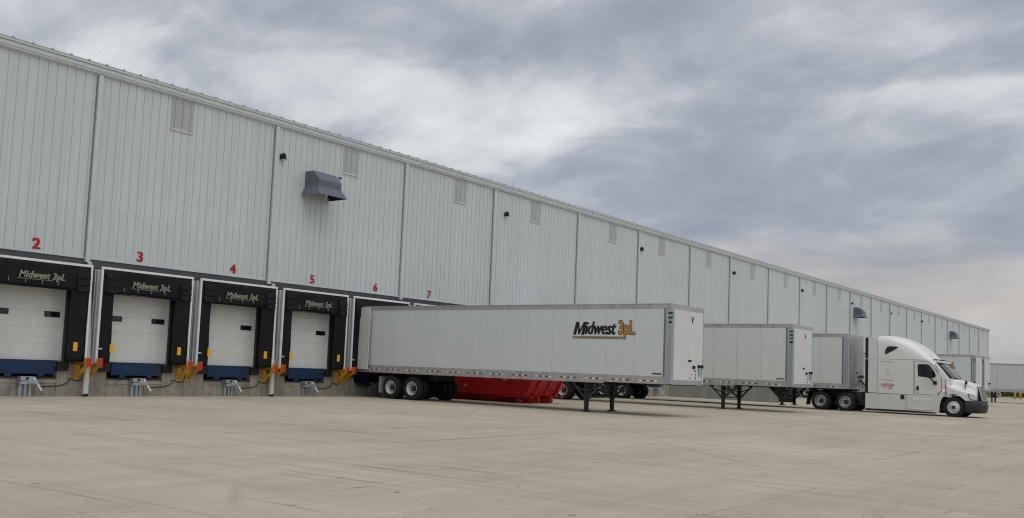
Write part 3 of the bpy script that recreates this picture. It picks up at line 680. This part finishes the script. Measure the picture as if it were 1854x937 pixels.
    MB().box(-0.9, 0.9, -L_+0.1, -13.2, ZB+0.02, ZB+0.06).build('coupler_plate', 'steel_dark', t)
    # landing gear
    if gear:
        gy, dz = gear_y, gear_lift
        for s in (-1, 1):
            x = s*0.97
            lg = MB(); lg.box(x-0.085, x+0.085, gy-0.085, gy+0.085, 0.50, ZB+0.08); lg.box(x-0.068, x+0.068, gy-0.068, gy+0.068, 0.05+dz, 0.52); leg = lg.build('landing_leg', 'steel_dark', t, 0.006)
            MB().box(x-0.15, x+0.15, gy-0.13, gy+0.13, dz, 0.045+dz).build('foot', 'steel_dark', leg, 0.008)
            for d in (-1, 1):
                w = MB(); w.bar((x, gy+d*0.05, 0.52), (x, gy+d*0.72, ZB+0.03), 0.05, 0.07); w.bar((x, gy+d*0.05, 0.80), (x, gy+d*0.50, ZB-0.16), 0.04, 0.05)
                w.poly_prism([(gy+d*0.40, ZB+0.03), (gy+d*0.74, ZB+0.03), (gy+d*0.62, ZB-0.14)], 'x', x-0.02, x+0.02)
                w.build('gear_brace', 'gear_grey', t)
        cb = MB(); cb.bar((-0.97, gy, 0.58), (0.97, gy, ZB-0.02), 0.06, 0.06); cb.bar((0.97, gy+0.06, 0.58), (-0.97, gy+0.06, ZB-0.02), 0.06, 0.06); cb.bar((-0.97, gy, 0.56), (0.97, gy, 0.56), 0.06, 0.05); cb.build('cross_brace', 'gear_grey', t)
        MB().tube([(-1.05, gy, 0.86), (-1.25, gy, 0.86), (-1.27, gy-0.30, 0.84), (-1.27, gy-0.31, 0.66)], 0.014, 6).build('crank_handle', 'gear_grey', t)
    if skirt:
        for s in (-1, 1):
            b = MB(); b.poly_prism([(-5.6, ZB-0.002), (-11.75, ZB-0.002), (-12.36, 0.52), (-12.36, 0.26), (-5.6, 0.30)], 'x', s*(HW-0.03)-0.012, s*(HW-0.03)+0.012); b.build('side_skirt', 'skirt', t, 0.004)
            for y in (-7.4, -9.2): MB().box(s*(HW-0.03)-0.015, s*(HW-0.03)+0.015, y-0.012, y+0.012, 0.31, ZB-0.02).build('skirt_seam', 'skirt', t)
    # reflective tape groups
    if detail:
        for k in range(13):
            y = -0.95-k*1.16
            if y < -15.6: break
            b = MB()
            for j in range(5): b.mat((j+k) % 2); b.box(-HW-0.022, -HW-0.016, y-0.15*j-0.146, y-0.15*j, ZB+0.135, ZB+0.185)
            b.build('reflective_strip', ['tape_white', 'tape_red'], t)
        # nose fittings
        b = MB(); b.box(0.84, 1.10, -L_-0.05, -L_-0.002, ZB+0.42, ZB+0.66); b.build('connector_box', 'galv', t, 0.006)
        for x, z in ((0.42, ZB+0.72), (0.86, ZB+0.76), (1.12, ZB+0.76)):
            MB().tube([(x, -L_-0.002, z), (x, -L_-0.07, z-0.02)], [0.07, 0.06], 8).build('air_coupling', 'black', t); 
        MB().box(1.14, 1.18, -L_-0.05, -L_-0.008, ZB+0.1, ZB+0.74).build('conduit', 'frame_white', t)
        st = MB()
        for x, z, w, h in ((0.62, ZB+0.58, 0.07, 0.09), (0.62, ZB+0.44, 0.09, 0.05), (0.62, ZB+0.32, 0.07, 0.10), (0.30, ZB+0.45, 0.1, 0.03), (0.18, ZB+0.30, 0.09, 0.05), (0.62, ZB+0.27, 0.05, 0.05)): st.box(x-w/2, x+w/2, -L_-0.003, -L_-0.001, z-h/2, z+h/2)
        st.build('sticker', 'gear_grey', t)
        MB().box(-0.05, 0.28, -L_-0.003, -L_-0.001, ZB+0.90, ZB+0.98).build('sticker', 'ink', t)
    if vmark:
        v = MB(); zt = ZT-0.22
        v.poly_prism([(0.16, zt), (0.22, zt+0.02), (0.295, zt-0.16), (0.27, zt-0.28)], 'y', -L_-0.004, -L_-0.001); v.poly_prism([(0.41, zt+0.02), (0.33, zt), (0.275, zt-0.15), (0.27, zt-0.28)], 'y', -L_-0.004, -L_-0.0012)
        v.build('emblem', 'ink', t)
        MB().box(-HW-0.006, -HW-0.001, -L_+0.42, -L_+0.80, ZP+0.075, ZP+0.125).build('maker_plate', 'ink', t, 0.002)
    if number:
        for k, ch in enumerate(number):
            text('unit_number', ch, 0.20, 'ink', t, (-HW-0.008, -L_+0.12, ZT-0.18-0.165*k), '-x', bold=0.004, rot=-math.pi/2, fat=0.012)
    if logo:
        y0, z = -11.92, 3.19
        mo = MB(); w_, h_, st = 0.50, 0.50, 0.135
        mp = [(0, 0), (st, 0), (st*0.98, h_*0.62), (w_/2-0.045, 0.02), (w_/2+0.045, 0.02), (w_-st*0.98, h_*0.62), (w_-st, 0), (w_, 0), (w_, h_), (w_-st*1.1, h_), (w_/2, h_*0.40), (st*1.1, h_), (0, h_)]
        zb_ = z-0.245; mo.poly_prism([(y0-(a+0.24*b), zb_+b) for a, b in mp], 'x', -HW-0.006, -HW-0.002); mo.build('lettering', 'ink', t)
        text('lettering', 'idwest', 0.70, 'ink', t, (-HW-0.004, y0-0.52, z+0.0), '-x', shear=0.26, bold=0.008, align='LEFT', sx=0.72, fat=0.022)
        text('lettering_outline', '3pL', 0.72, 'ink', t, (-HW-0.003, y0-2.0, z+0.02), '-x', bold=0.030, align='LEFT', sx=0.66, extrude=0.001, fat=0.018)
        text('lettering', '3pL', 0.72, 'orange_ink', t, (-HW-0.007, y0-2.0, z+0.02), '-x', bold=0.010, align='LEFT', sx=0.66, fat=0.016)
        b = MB(); b.box(-HW-0.005, -HW-0.001, y0-2.33, y0+0.02, z-0.385, z-0.295); b.mat(1).box(-HW-0.008, -HW-0.0045, y0-2.32, y0+0.01, z-0.375, z-0.305); b.build('lettering_underline', ['ink', 'bar_ink'], t)
    return t
TZ = GZ
trailer('white box trailer with black and gold company lettering, backed into door six', (14.45, -0.16, TZ), logo=True, number='554', open_door=True, gear_y=-12.42)
trailer('second white box trailer from the left, standing on its landing legs', (26.60, -0.20, TZ), side='trailer_old', number='5578', axles=(-2.2, -3.48), gear_y=-12.62)
trailer('dull white box trailer with grey side skirt, hitched to the white truck', (34.70, -0.28, TZ-0.03), side='trailer_old', nose='nose_alu', axles=(-1.05, -2.40), gear_lift=0.15, skirt=True, vmark=False, gear_y=-12.45)
trailer('far white box trailer behind the truck hood, with gold lettering', (67.2, -0.5, TZ), logo=True, detail=False, vmark=False, number='55')
trailer('farthest docked white trailer, its nose just past the lettered one', (71.3, -0.4, TZ), detail=True, vmark=True, number='55')

# far trailer standing across the yard, seen from the side
def far_van():
    return trailer('white ribbed trailer parked across the yard at the right edge', (94.8, -25.9, TZ), math.pi, side='far_white', detail=False, vmark=False, number=None)
far_van()

# ------------------------------------------------------------------ red roll-off container at door 7
t = thing('roll_off_container', 'red steel roll-off container behind the long lettered trailer', 'container', (18.48, -0.7, GZ))
HWc, Lc = 1.22, 6.65
b = MB(); b.poly_prism([(0, 0.34), (-Lc+0.45, 0.34), (-Lc, 1.16), (-Lc, 2.45), (0, 2.45)], 'x', -HWc, HWc); b.build('body', 'bin_red', t, 0.01)
for s in (-1, 1): MB().poly_prism([(-Lc+0.30, 0.36), (-Lc+0.42, 0.36), (-Lc+0.02, 1.14), (-Lc-0.06, 1.14)], 'x', s*HWc-0.07, s*HWc+0.07).build('nose_rib', 'bin_red', t)
for x in (-0.55, 0.35): MB().poly_prism([(-Lc+0.41, 0.36), (-Lc+0.50, 0.36), (-Lc+0.06, 1.17), (-Lc+0.06, 2.4), (-Lc-0.07, 2.4), (-Lc-0.07, 1.14)], 'x', x-0.06, x+0.06).build('nose_rib', 'bin_red', t)
for x in (-0.52, 0.52):
    MB().box(x-0.06, x+0.06, -Lc+0.1, -0.1, 0.03, 0.335).build('skid_rail', 'bin_red', t)
    MB().tube([(x-0.16, -Lc+0.55, 0.10), (x+0.16, -Lc+0.55, 0.10)], 0.10, 14).build('ground_roller', 'bin_red', t)
for s in (-1, 1): MB().box(s*HWc-0.16, s*HWc+0.04, -Lc-0.05, -Lc+2.0, 0.265, 0.335).build('runner', 'bin_red', t, 0.006); MB().tube([(s*HWc-0.2, -Lc+0.62, 0.10), (s*HWc+0.02, -Lc+0.62, 0.10)], 0.10, 14).build('ground_roller', 'bin_red', t)
MB().box(-HWc-0.056, -HWc-0.003, -2.85, -2.72, 0.62, 0.75).build('placard', 'orange_ink', t)
MB().box(-HWc-0.006, -HWc-0.003, -5.2, -4.95, 0.98, 1.08).build('placard', 'orange_ink', t)

# ------------------------------------------------------------------ truck tractor: origin under the cab rear, nose towards -Y
def tractor():
    t = thing('semi_truck', 'white sleeper-cab semi truck with dark grey bumper and red door sign', 'truck', (34.72, -17.32, 0.0))
    W = 1.22
    def ring(s, w, zb, zt, rx, rz, tuck=0.0, n=7):
        """open section from low left, over the roof, to low right at distance s ahead of the cab rear"""
        left = [(-w, -s, zb), (-w, -s, zb + (zt-rz-zb)*0.5), (-w+tuck*0.3, -s, zt-rz)]
        for k in range(1, n+1):
            a = math.pi/2*k/n; left.append((-w+tuck*0.3 + rx*(1-math.cos(a)), -s, zt-rz + rz*math.sin(a)))
        left.append((-(w-rx)*0.4, -s, zt+0.012))
        return left + [(-p[0], p[1], p[2]) for p in left[::-1]]
    ZS = 1.06
    cab = [ring(0.60, W, ZS, 4.00, .30, .30), ring(0.62, W, ZS, 4.03, .34, .34), ring(1.0, W, ZS, 4.07, .42, .46), ring(1.4, W, ZS, 4.05, .48, .60), ring(1.9, W, ZS, 3.93, .55, .78), ring(2.3, W, ZS, 3.76, .60, .86),
           ring(2.65, W, ZS, 3.55, .64, .82), ring(2.95, W, ZS, 3.30, .64, .66), ring(3.2, W, ZS, 3.03, .60, .45), ring(3.36, W-.01, ZS, 2.84, .50, .26), ring(3.44, W-.02, ZS, 2.77, .36, .16)]
    MB().loft(cab).build('cab_shell', 'truck_white', t)
    # front of the cab under the windscreen rake
    fr = [ring(3.442, W-.025, ZS, 2.74, .22, .12), ring(3.70, W-.04, ZS, 2.46, .20, .10), ring(4.02, W-.07, 1.0, 2.06, .20, .10), ring(4.20, W-.12, 1.0, 1.92, .25, .10)]
    MB().loft(fr).build('cab_front', 'truck_white', t)
    # side extenders with black rubber edge
    ex = [ring(0.14, W, ZS, 3.97, .26, .26), ring(0.596, W, ZS, 4.0, .30, .30)]
    for s in (-1, 1):
        e = MB(); e.poly_prism([(-0.14, 1.07), (-0.598, 1.07), (-0.598, 2.83), (-0.14, 2.83)], 'x', s*W-0.015, s*W+0.003); e.poly_prism([(-0.14, 2.845), (-0.598, 2.845), (-0.598, 3.86), (-0.56, 3.97), (-0.14, 3.97)], 'x', s*W-0.015, s*W+0.003)
        e.build('side_extender', 'truck_white', t)
    for s in (-1, 1):
        e = MB(); e.box(s*W-0.012, s*W+0.004, -0.138, 0.02, 1.07, 2.82); e.box(s*W-0.012, s*W+0.004, -0.138, 0.02, 2.85, 3.95)
        e.build('rubber_edge', 'black', t)
    MB().box(-W+0.1, W-0.1, -0.62, -0.58, 0.95, 3.9).build('cab_back', 'truck_lower', t)
    # body seams
    sm = MB()
    sm.box(-W-0.003, -W+0.01, -3.30, -0.14, 2.828, 2.842); sm.box(-W-0.0035, -W+0.01, -0.607, -0.593, 1.07, 3.75); sm.box(-W-0.003, -W+0.01, -2.40, -2.388, 1.08, 2.83)
    sm.build('body_seam', 'seam', t)
    # upper bunk window
    def side_patch(pts, x, th, name, m, par=t, bev=0.0):
        return MB().poly_prism([(-a, z) for a, z in pts], 'x', x-th, x+th).build(name, m, par, bev)
    def spline(pts, n=6):
        out = []; N_ = len(pts)
        for i in range(N_):
            p0, p1, p2, p3 = (Vector(pts[(i+k-1) % N_]) for k in range(4))
            for j in range(n):
                u = j/n; out.append(tuple(0.5*((2*p1)+(-p0+p2)*u+(2*p0-5*p1+4*p2-p3)*u*u+(-p0+3*p1-3*p2+p3)*u**3)))
        return out
    for s in (-1, 1):
        bx = s*(W+0.002)
        side_patch(spline([(0.98, 3.13), (1.01, 3.33), (1.14, 3.49), (1.42, 3.50), (1.62, 3.47), (1.46, 3.32), (1.22, 3.19), (1.04, 3.10)]), bx, 0.012, 'bunk_window', 'glass_dark')
        # luggage hatch and latch
        h = MB(); 
        def frame(a0, a1, z0, z1, w_, o):
            o.box(bx-0.003, bx+0.003, -a1, -a0, z0, z0+w_); o.box(bx-0.003, bx+0.003, -a1, -a0, z1-w_, z1); o.box(bx-0.003, bx+0.003, -a0-w_, -a0, z0+w_, z1-w_); o.box(bx-0.003, bx+0.003, -a1, -a1+w_, z0+w_, z1-w_)
        frame(0.80, 1.42, 2.68, 2.70, 0.008, h); frame(0.80, 1.42, 1.74, 1.76, 0.008, h); frame(1.06, 1.19, 2.02, 2.24, 0.010, h); h.build('hatch_trim', 'seam', t)
    # door
    dp = [(2.46, 1.10), (2.46, 2.70), (2.52, 2.76), (3.02, 2.74), (3.22, 2.66), (3.34, 2.50), (3.72, 1.98), (3.72, 1.36), (3.60, 1.18), (3.50, 1.10)]
    for s in (-1, 1):
        big = [(a+(0.02 if a > 3 else -0.02), z+(0.02 if z > 2 else -0.02)) for a, z in dp]
        side_patch(big, s*(W-0.005), 0.008, 'door_seal', 'seam')
        d = side_patch(dp, s*(W-0.004), 0.012, 'door', 'truck_white', t, 0.004)
        wp = spline([(2.62, 2.06), (2.60, 2.55), (2.68, 2.61), (3.02, 2.62), (3.20, 2.54), (3.44, 2.16), (3.46, 2.02), (3.34, 1.95), (2.74, 1.98)], 3)
        side_patch(wp, s*(W+0.002), 0.010, 'window', 'glass_dark', d)
        MB().box(s*W-0.025, s*W+0.025, -2.66, -2.54, 1.28, 1.50).build('handle', 'black', d, 0.02)
        MB().box(s*W-0.014, s*W+0.014, -2.70, -2.52, 1.155, 1.17).build('kick_plate', 'seam', d)
        # main mirror
        m = MB(); m.box(s*(W+0.28)-0.05, s*(W+0.28)+0.05, -3.36, -3.16, 1.92, 2.36); mo = m.build('mirror', 'black', t, 0.03)
        a = MB(); a.bar((s*(W+0.28), -3.26, 1.94), (s*(W+0.02), -3.40, 1.72), 0.05, 0.05); a.box(s*(W+0.04)-0.05, s*(W+0.04)+0.05, -3.52, -3.36, 1.60, 1.78); a.build('mirror_arm', 'black', mo)
        MB().box(s*(W+0.002)-0.012, s*(W+0.002)+0.012, -3.90, -3.81, 1.30, 1.345).build('marker_lamp', 'amber', t, 0.008)
        # lower fairing with steps, behind the front wheel
        f = MB(); pts = [(0.06, 0.17), (2.05, 0.17)] ; f.poly_prism([(0.0, 0.24), (-2.04, 0.24), (-2.04, 1.035), (0.0, 1.035)], 'x', s*(W+0.0)-0.03, s*(W+0.0)+0.018); f.build('chassis_fairing', 'truck_lower', t, 0.012)
        g = MB(); g.poly_prism([(-2.055, 0.24), (-3.64, 0.20), (-3.66, 0.60), (-3.72, 0.84), (-3.84, 1.03), (-3.88, 1.10), (-3.60, 1.10), (-2.055, 1.035)], 'x', s*W-0.03, s*W+0.018); g.build('step_fairing', 'truck_lower', t, 0.012)
        MB().box(s*(W+0.014)-0.05, s*(W+0.014)+0.05, -3.30, -2.10, 0.30, 0.36).build('lower_step', 'truck_lower', t, 0.02)
        MB().box(s*(W+0.012)-0.03, s*(W+0.012)+0.03, -3.26, -2.36, 0.76, 0.92).build('upper_step', 'truck_white', t, 0.03)
        MB().box(s*W-0.034, s*W+0.022, -1.98, -1.76, 0.78, 1.02).build('fuel_cap_recess', 'black', t, 0.03)
        MB().box(s*(W-0.05)-0.04, s*(W-0.05)+0.04, -3.45, 0.0, 0.14, 0.235).build('fairing_skirt', 'black', t)
        MB().box(s*W-0.0055, s*W+0.0205, -2.02, -0.02, 0.435, 0.447).build('fairing_crease', 'truck_white', t)
    # door sign
    MB().poly_prism(spline([(-0.78, 1.36), (-0.80, 1.56), (-0.90, 1.60), (-1.40, 1.60), (-1.50, 1.54), (-1.50, 1.34), (-1.42, 1.28), (-0.86, 1.28)], 3), 'x', -W-0.004, -W-0.0015).build('sign_panel', 'sign_paper', t)
    word = 'GOODLUCK'
    for k, ch in enumerate(word):
        u = (k-3.5)/3.5; text('sign_letter', ch, 0.14, 'sign_red' if 0 < k < 6 else 'steel_dark', t, (-W-0.0055, -1.13-u*0.29, 1.535-0.045*u*u), '-x', bold=0.004, sx=0.8, rot=-0.18*u)
    text('sign_line', 'TRUCK INC', 0.095, 'sign_red', t, (-W-0.0055, -1.12, 1.445), '-x', bold=0.003)
    b = MB()
    for a0, a1, z in ((0.92, 1.07, 1.385), (1.12, 1.34, 1.38), (0.90, 1.0, 1.335), (1.10, 1.38, 1.33)): b.box(-W-0.006, -W-0.0045, -a1, -a0, z-0.013, z+0.013)
    b.build('sign_line', 'sign_red', t)
    # windscreen
    ws = MB(); rows = 6; cols = 12
    for j in range(rows+1):
        v = j/rows
        for i in range(cols+1):
            u = i/cols*2-1; c = 1-abs(u)**2.4
            ws.v.append(((0.98+0.12*(1-v))*u, -(3.50 + (1-v)*0.66 + 0.14*c), 2.70 - (1-v)*0.74 + 0.03*c))
    for j in range(rows):
        for i in range(cols): a = j*(cols+1)+i; ws.face([a, a+1, a+cols+2, a+cols+1], True)
    ws.build('windscreen', 'glass_cab', t)
    for s in (-1, 1): MB().bar((s*1.125, -4.20, 1.96), (s*1.0, -3.50, 2.72), 0.05, 0.05).build('pillar', 'black', t)
    MB().poly_prism([(-3.42, 2.80), (-3.66, 2.78), (-3.70, 2.72), (-3.44, 2.70)], 'x', -0.98, 0.98).build('visor', 'truck_white', t, 0.02)
    for x in (-0.95, -0.5, 0, 0.5, 0.95): MB().box(x-0.05, x+0.05, -3.45+0.02*abs(x), -3.30, 2.86, 2.90).build('roof_marker', 'black', t, 0.01)
    # hood with fenders
    def hring(s, wf, zb, zsh, wh, zt):
        pr = [(-wf, zb), (-wf, (zb+zsh)/2), (-wf, zsh-0.08), (-wf+0.04, zsh), (-wf+0.14, zsh+0.05), (-wh-0.10, zsh+0.10), (-wh-0.02, min(zsh+0.20, zt-0.10)), (-wh, zt-0.10), (-wh+0.05, zt-0.03), (-wh+0.16, zt), (-wh*0.4, zt+0.02)]
        L2 = [(p[0], -s, p[1]) for p in pr]
        return L2 + [(-p[0], p[1], p[2]) for p in L2[::-1]]
    def zb(s):
        d = s-4.30; return max(0.52 + (math.sqrt(max(0.66**2-d*d, 0))), 0.86) if s > 3.8 else 1.02
    hs = []
    for s, wf, zsh, wh, zt in ((3.92, 1.19, 1.72, 0.98, 1.94), (4.05, 1.20, 1.62, 0.95, 1.93), (4.2, 1.205, 1.52, 0.93, 1.91), (4.45, 1.21, 1.44, 0.89, 1.88), (4.7, 1.205, 1.38, 0.84, 1.84), (4.95, 1.19, 1.33, 0.80, 1.79), (5.2, 1.15, 1.27, 0.76, 1.72), (5.38, 1.07, 1.18, 0.70, 1.65), (5.50, 0.95, 1.08, 0.64, 1.56)):
        hs.append(hring(s, wf, zb(s), zsh, wh, zt))
    MB().loft(hs).build('hood', 'truck_white', t)
    MB().box(-1.203, -1.19, -3.925, -3.905, 1.10, 1.92).build('hood_seam', 'seam', t)
    # grille and bumper
    gr = MB(); gr.poly_prism([(-5.42, 1.60), (-5.52, 1.58), (-5.74, 0.90), (-5.5, 0.88)], 'x', -0.62, 0.62); gro = gr.build('grille', 'black', t)
    for k in range(7): z = 0.93+k*0.098; y = -5.755+(z-0.90)*0.325; MB().box(-0.64, 0.64, y-0.02, y+0.03, z-0.018, z+0.022).build('grille_bar', 'chrome', gro)
    for x in (-0.64, -0.32, 0.0, 0.32, 0.64): MB().bar((x, -5.765, 0.89), (x, -5.535, 1.60), 0.035, 0.03, (0, 1, 0)).build('grille_bar', 'chrome', gro)
    pl = [(-1.215, -4.93), (-1.215, -5.22), (-1.14, -5.48), (-0.95, -5.68), (-0.62, -5.79), (0, -5.83)]; pl = pl + [(-x, y) for x, y in pl[-2::-1]]
    def bp(z, k, d): return [(x*k, y+d*(1 if y < -5 else 0), z) for x, y in pl]
    bu = MB(); bu.loft([bp(0.26, 0.94, 0.10), bp(0.34, 0.985, 0.02), bp(0.60, 1.0, 0.0), bp(0.84, 0.995, 0.01), bp(0.875, 0.97, 0.05)], smooth=True); bu.build('bumper', 'bumper_grey', t)
    MB().box(-0.5, 0.5, -5.835, -5.80, 0.50, 0.66).build('bumper_grille', 'black', t)
    for s in (-1, 1):
        h = MB(); q = [(-1.195, -5.08, 1.24), (-1.13, -5.32, 1.17), (-1.03, -5.48, 1.04), (-0.97, -5.56, 0.92), (-1.10, -5.42, 0.91), (-1.19, -5.20, 0.97), (-1.205, -5.10, 1.08)]
        n = len(q); h.v += [(s*-1*p[0]*-1*1.012, p[1]-0.014, p[2]) for p in q] + [(s*-1*p[0]*-0.93, p[1]+0.08, p[2]) for p in q]
        h.face(list(range(n))); h.face([n+i for i in range(n)][::-1])
        for i in range(n): h.face([i, (i+1) % n, n+(i+1) % n, n+i])
        h.v = [(abs(p[0])*s, p[1], p[2]) for p in h.v]
        ho = h.build('headlight', 'lens', t)
        qm = [Vector((abs(p[0])*1.016*s, p[1]-0.02, p[2])) for p in q]; c = sum(qm, Vector())/n
        hb = MB(); hb.v += [tuple(p) for p in qm] + [tuple(c+(p-c)*0.80) for p in qm]
        for i in range(n): hb.face([i, (i+1) % n, n+(i+1) % n, n+i])
        hb.build('headlight_bezel', 'gear_grey', ho)
        # hood mirrors
        m = MB(); x = s*0.98; m.tube([(x, -4.86, 1.33), (x, -4.90, 1.62), (x, -4.92, 1.74)], 0.022, 6); m.box(x-0.07, x+0.07, -5.0, -4.88, 1.68, 1.84); m.box(x-0.05, x+0.05, -4.96, -4.80, 1.28, 1.40); m.build('hood_mirror', 'black', t, 0.02)
    for o in kids(t) + [k2 for k1 in kids(t) for k2 in kids(k1)]:
        if o.name.split('.')[0] in ('hood', 'grille', 'grille_bar', 'bumper', 'bumper_grille', 'headlight', 'headlight_bezel', 'hood_mirror'):
            for v in o.data.vertices:
                if v.co.y < -4.30: v.co.y = -4.30 + (v.co.y+4.30)*0.84
    # chassis, axles, wheels
    ch = MB()
    for x in (-0.43, 0.43): ch.box(x-0.05, x+0.05, -5.2, 3.25, 0.80, 1.06)
    ch.box(-0.43, 0.43, 0.3, 0.4, 0.8, 1.04); ch.box(-0.43, 0.43, 3.1, 3.25, 0.8, 1.04); ch.box(-1.0, 1.0, -3.4, 0.0, 0.35, 1.0)
    for y in (1.06, 2.38): ch.tube([(-0.95, y, 0.512), (0.95, y, 0.512)], 0.11, 10)
    ch.tube([(-1.0, -4.30, 0.50), (1.0, -4.30, 0.50)], 0.06, 8); ch.build('chassis', 'steel_dark', t)
    MB().poly_prism([(2.4, 1.07), (1.0, 1.07), (0.75, 1.14), (1.0, 1.19), (2.2, 1.19), (2.55, 1.10)], 'x', -0.48, 0.48).build('fifth_wheel', 'steel_dark', t)
    for y in (1.06, 2.38):
        wheel(t, -1.09, y, rim=rim_drive, hub=hub_in, nut=False); wheel(t, -0.77, y); wheel(t, 1.09, y, rim=rim_drive, hub=hub_in, flip=True); wheel(t, 0.77, y)
    wheel(t, -1.06, -4.30, rim=rim_steer, hub=hub_out, nut=True); wheel(t, 1.06, -4.30, rim=rim_steer, hub=hub_out, flip=True, nut=True)
    for s in (-1, 1):
        MB().poly_prism([(3.02, 0.98), (3.05, 0.98), (3.16, 0.26), (3.12, 0.26)], 'x', s*0.93-0.30, s*0.93+0.30).build('mudflap', 'black', t)
        MB().poly_prism([(0.50, 1.0), (0.20, 0.95), (0.03, 0.60), (0.03, 0.40), (0.20, 0.40), (0.42, 0.80)], 'x', s*0.93-0.30, s*0.93+0.30).build('quarter_fender', 'black', t)
    for k, (x, c) in enumerate(((0.55, 'black'), (0.70, 'black'), (0.40, 'gear_grey'))):
        MB().tube([(x, -0.56, 1.9), (x+0.05, -0.2, 1.35), (x+0.1, 0.4, 1.30), (x+0.15, 0.98, 1.80)], 0.018, 6).build('air_hose', c, t)
    MB().box(0.6, 0.85, 0.93, 1.02, 1.70, 1.95).build('hose_rack', 'black', t)
tractor()

# ------------------------------------------------------------------ far background
for k, (x, y) in enumerate(((150.0, -6.9), (147.0, -8.1))):
    o = MB().tube([(x, y, 0.0), (x, y, 1.35), (x, y, 1.42)], [0.14, 0.14, 0.08], 12).build('bollard', 'bollard'); MB().tube([(x, y, -0.02), (x, y, 0.05)], 0.2, 12).build('base_collar', 'kerb', o)
    tag(o, ('yellow bollard under the far trailer, left of the two', 'yellow bollard under the far trailer, right of the two')[k], 'bollard', 'yellow bollards')
for k, (x, y, r) in enumerate(((150, -4.2, 0.75), (152.0, -2.6, 0.62))):
    o = MB().tube([(x, y, 0), (x, y, 1.25), (x, y, 1.38)], [r, r, r*0.6], 18).build('storage_tank', 'tank'); MB().tube([(x, y, 0.55), (x, y, 0.61)], r+0.015, 18).build('band', 'rail_alu', o)
    tag(o, ('grey storage drum seen under the far trailer, the wider one', 'grey storage drum seen under the far trailer, the narrower one')[k], 'tank')
kb = MB().box(172, 172.4, -60, 0, 0.0, 0.18).build('kerb', 'kerb'); tag(kb, kind='structure')
gv = MB(); rg = random.Random(3)
gv.box(172.4, 300, -200, 40, -0.02, 0.12)
for k in range(9000):
    x = 172.6 + rg.random()**2*30; y = rg.uniform(-45, 6); h = rg.uniform(0.25, 0.9)+0.03*(x-172); w = rg.uniform(0.05, 0.18); a = rg.uniform(0, 3.14); lx, ly = rg.uniform(-.3, .3), rg.uniform(-.3, .3)
    i = len(gv.v); gv.v += [(x-w*math.cos(a), y-w*math.sin(a), 0.1), (x+w*math.cos(a), y+w*math.sin(a), 0.1), (x+lx, y+ly, 0.1+h)]; gv.face([i, i+1, i+2])
tag(gv.build('grass', 'grass'), 'rough green grass bank beyond the end of the yard', 'grass', kind='stuff')
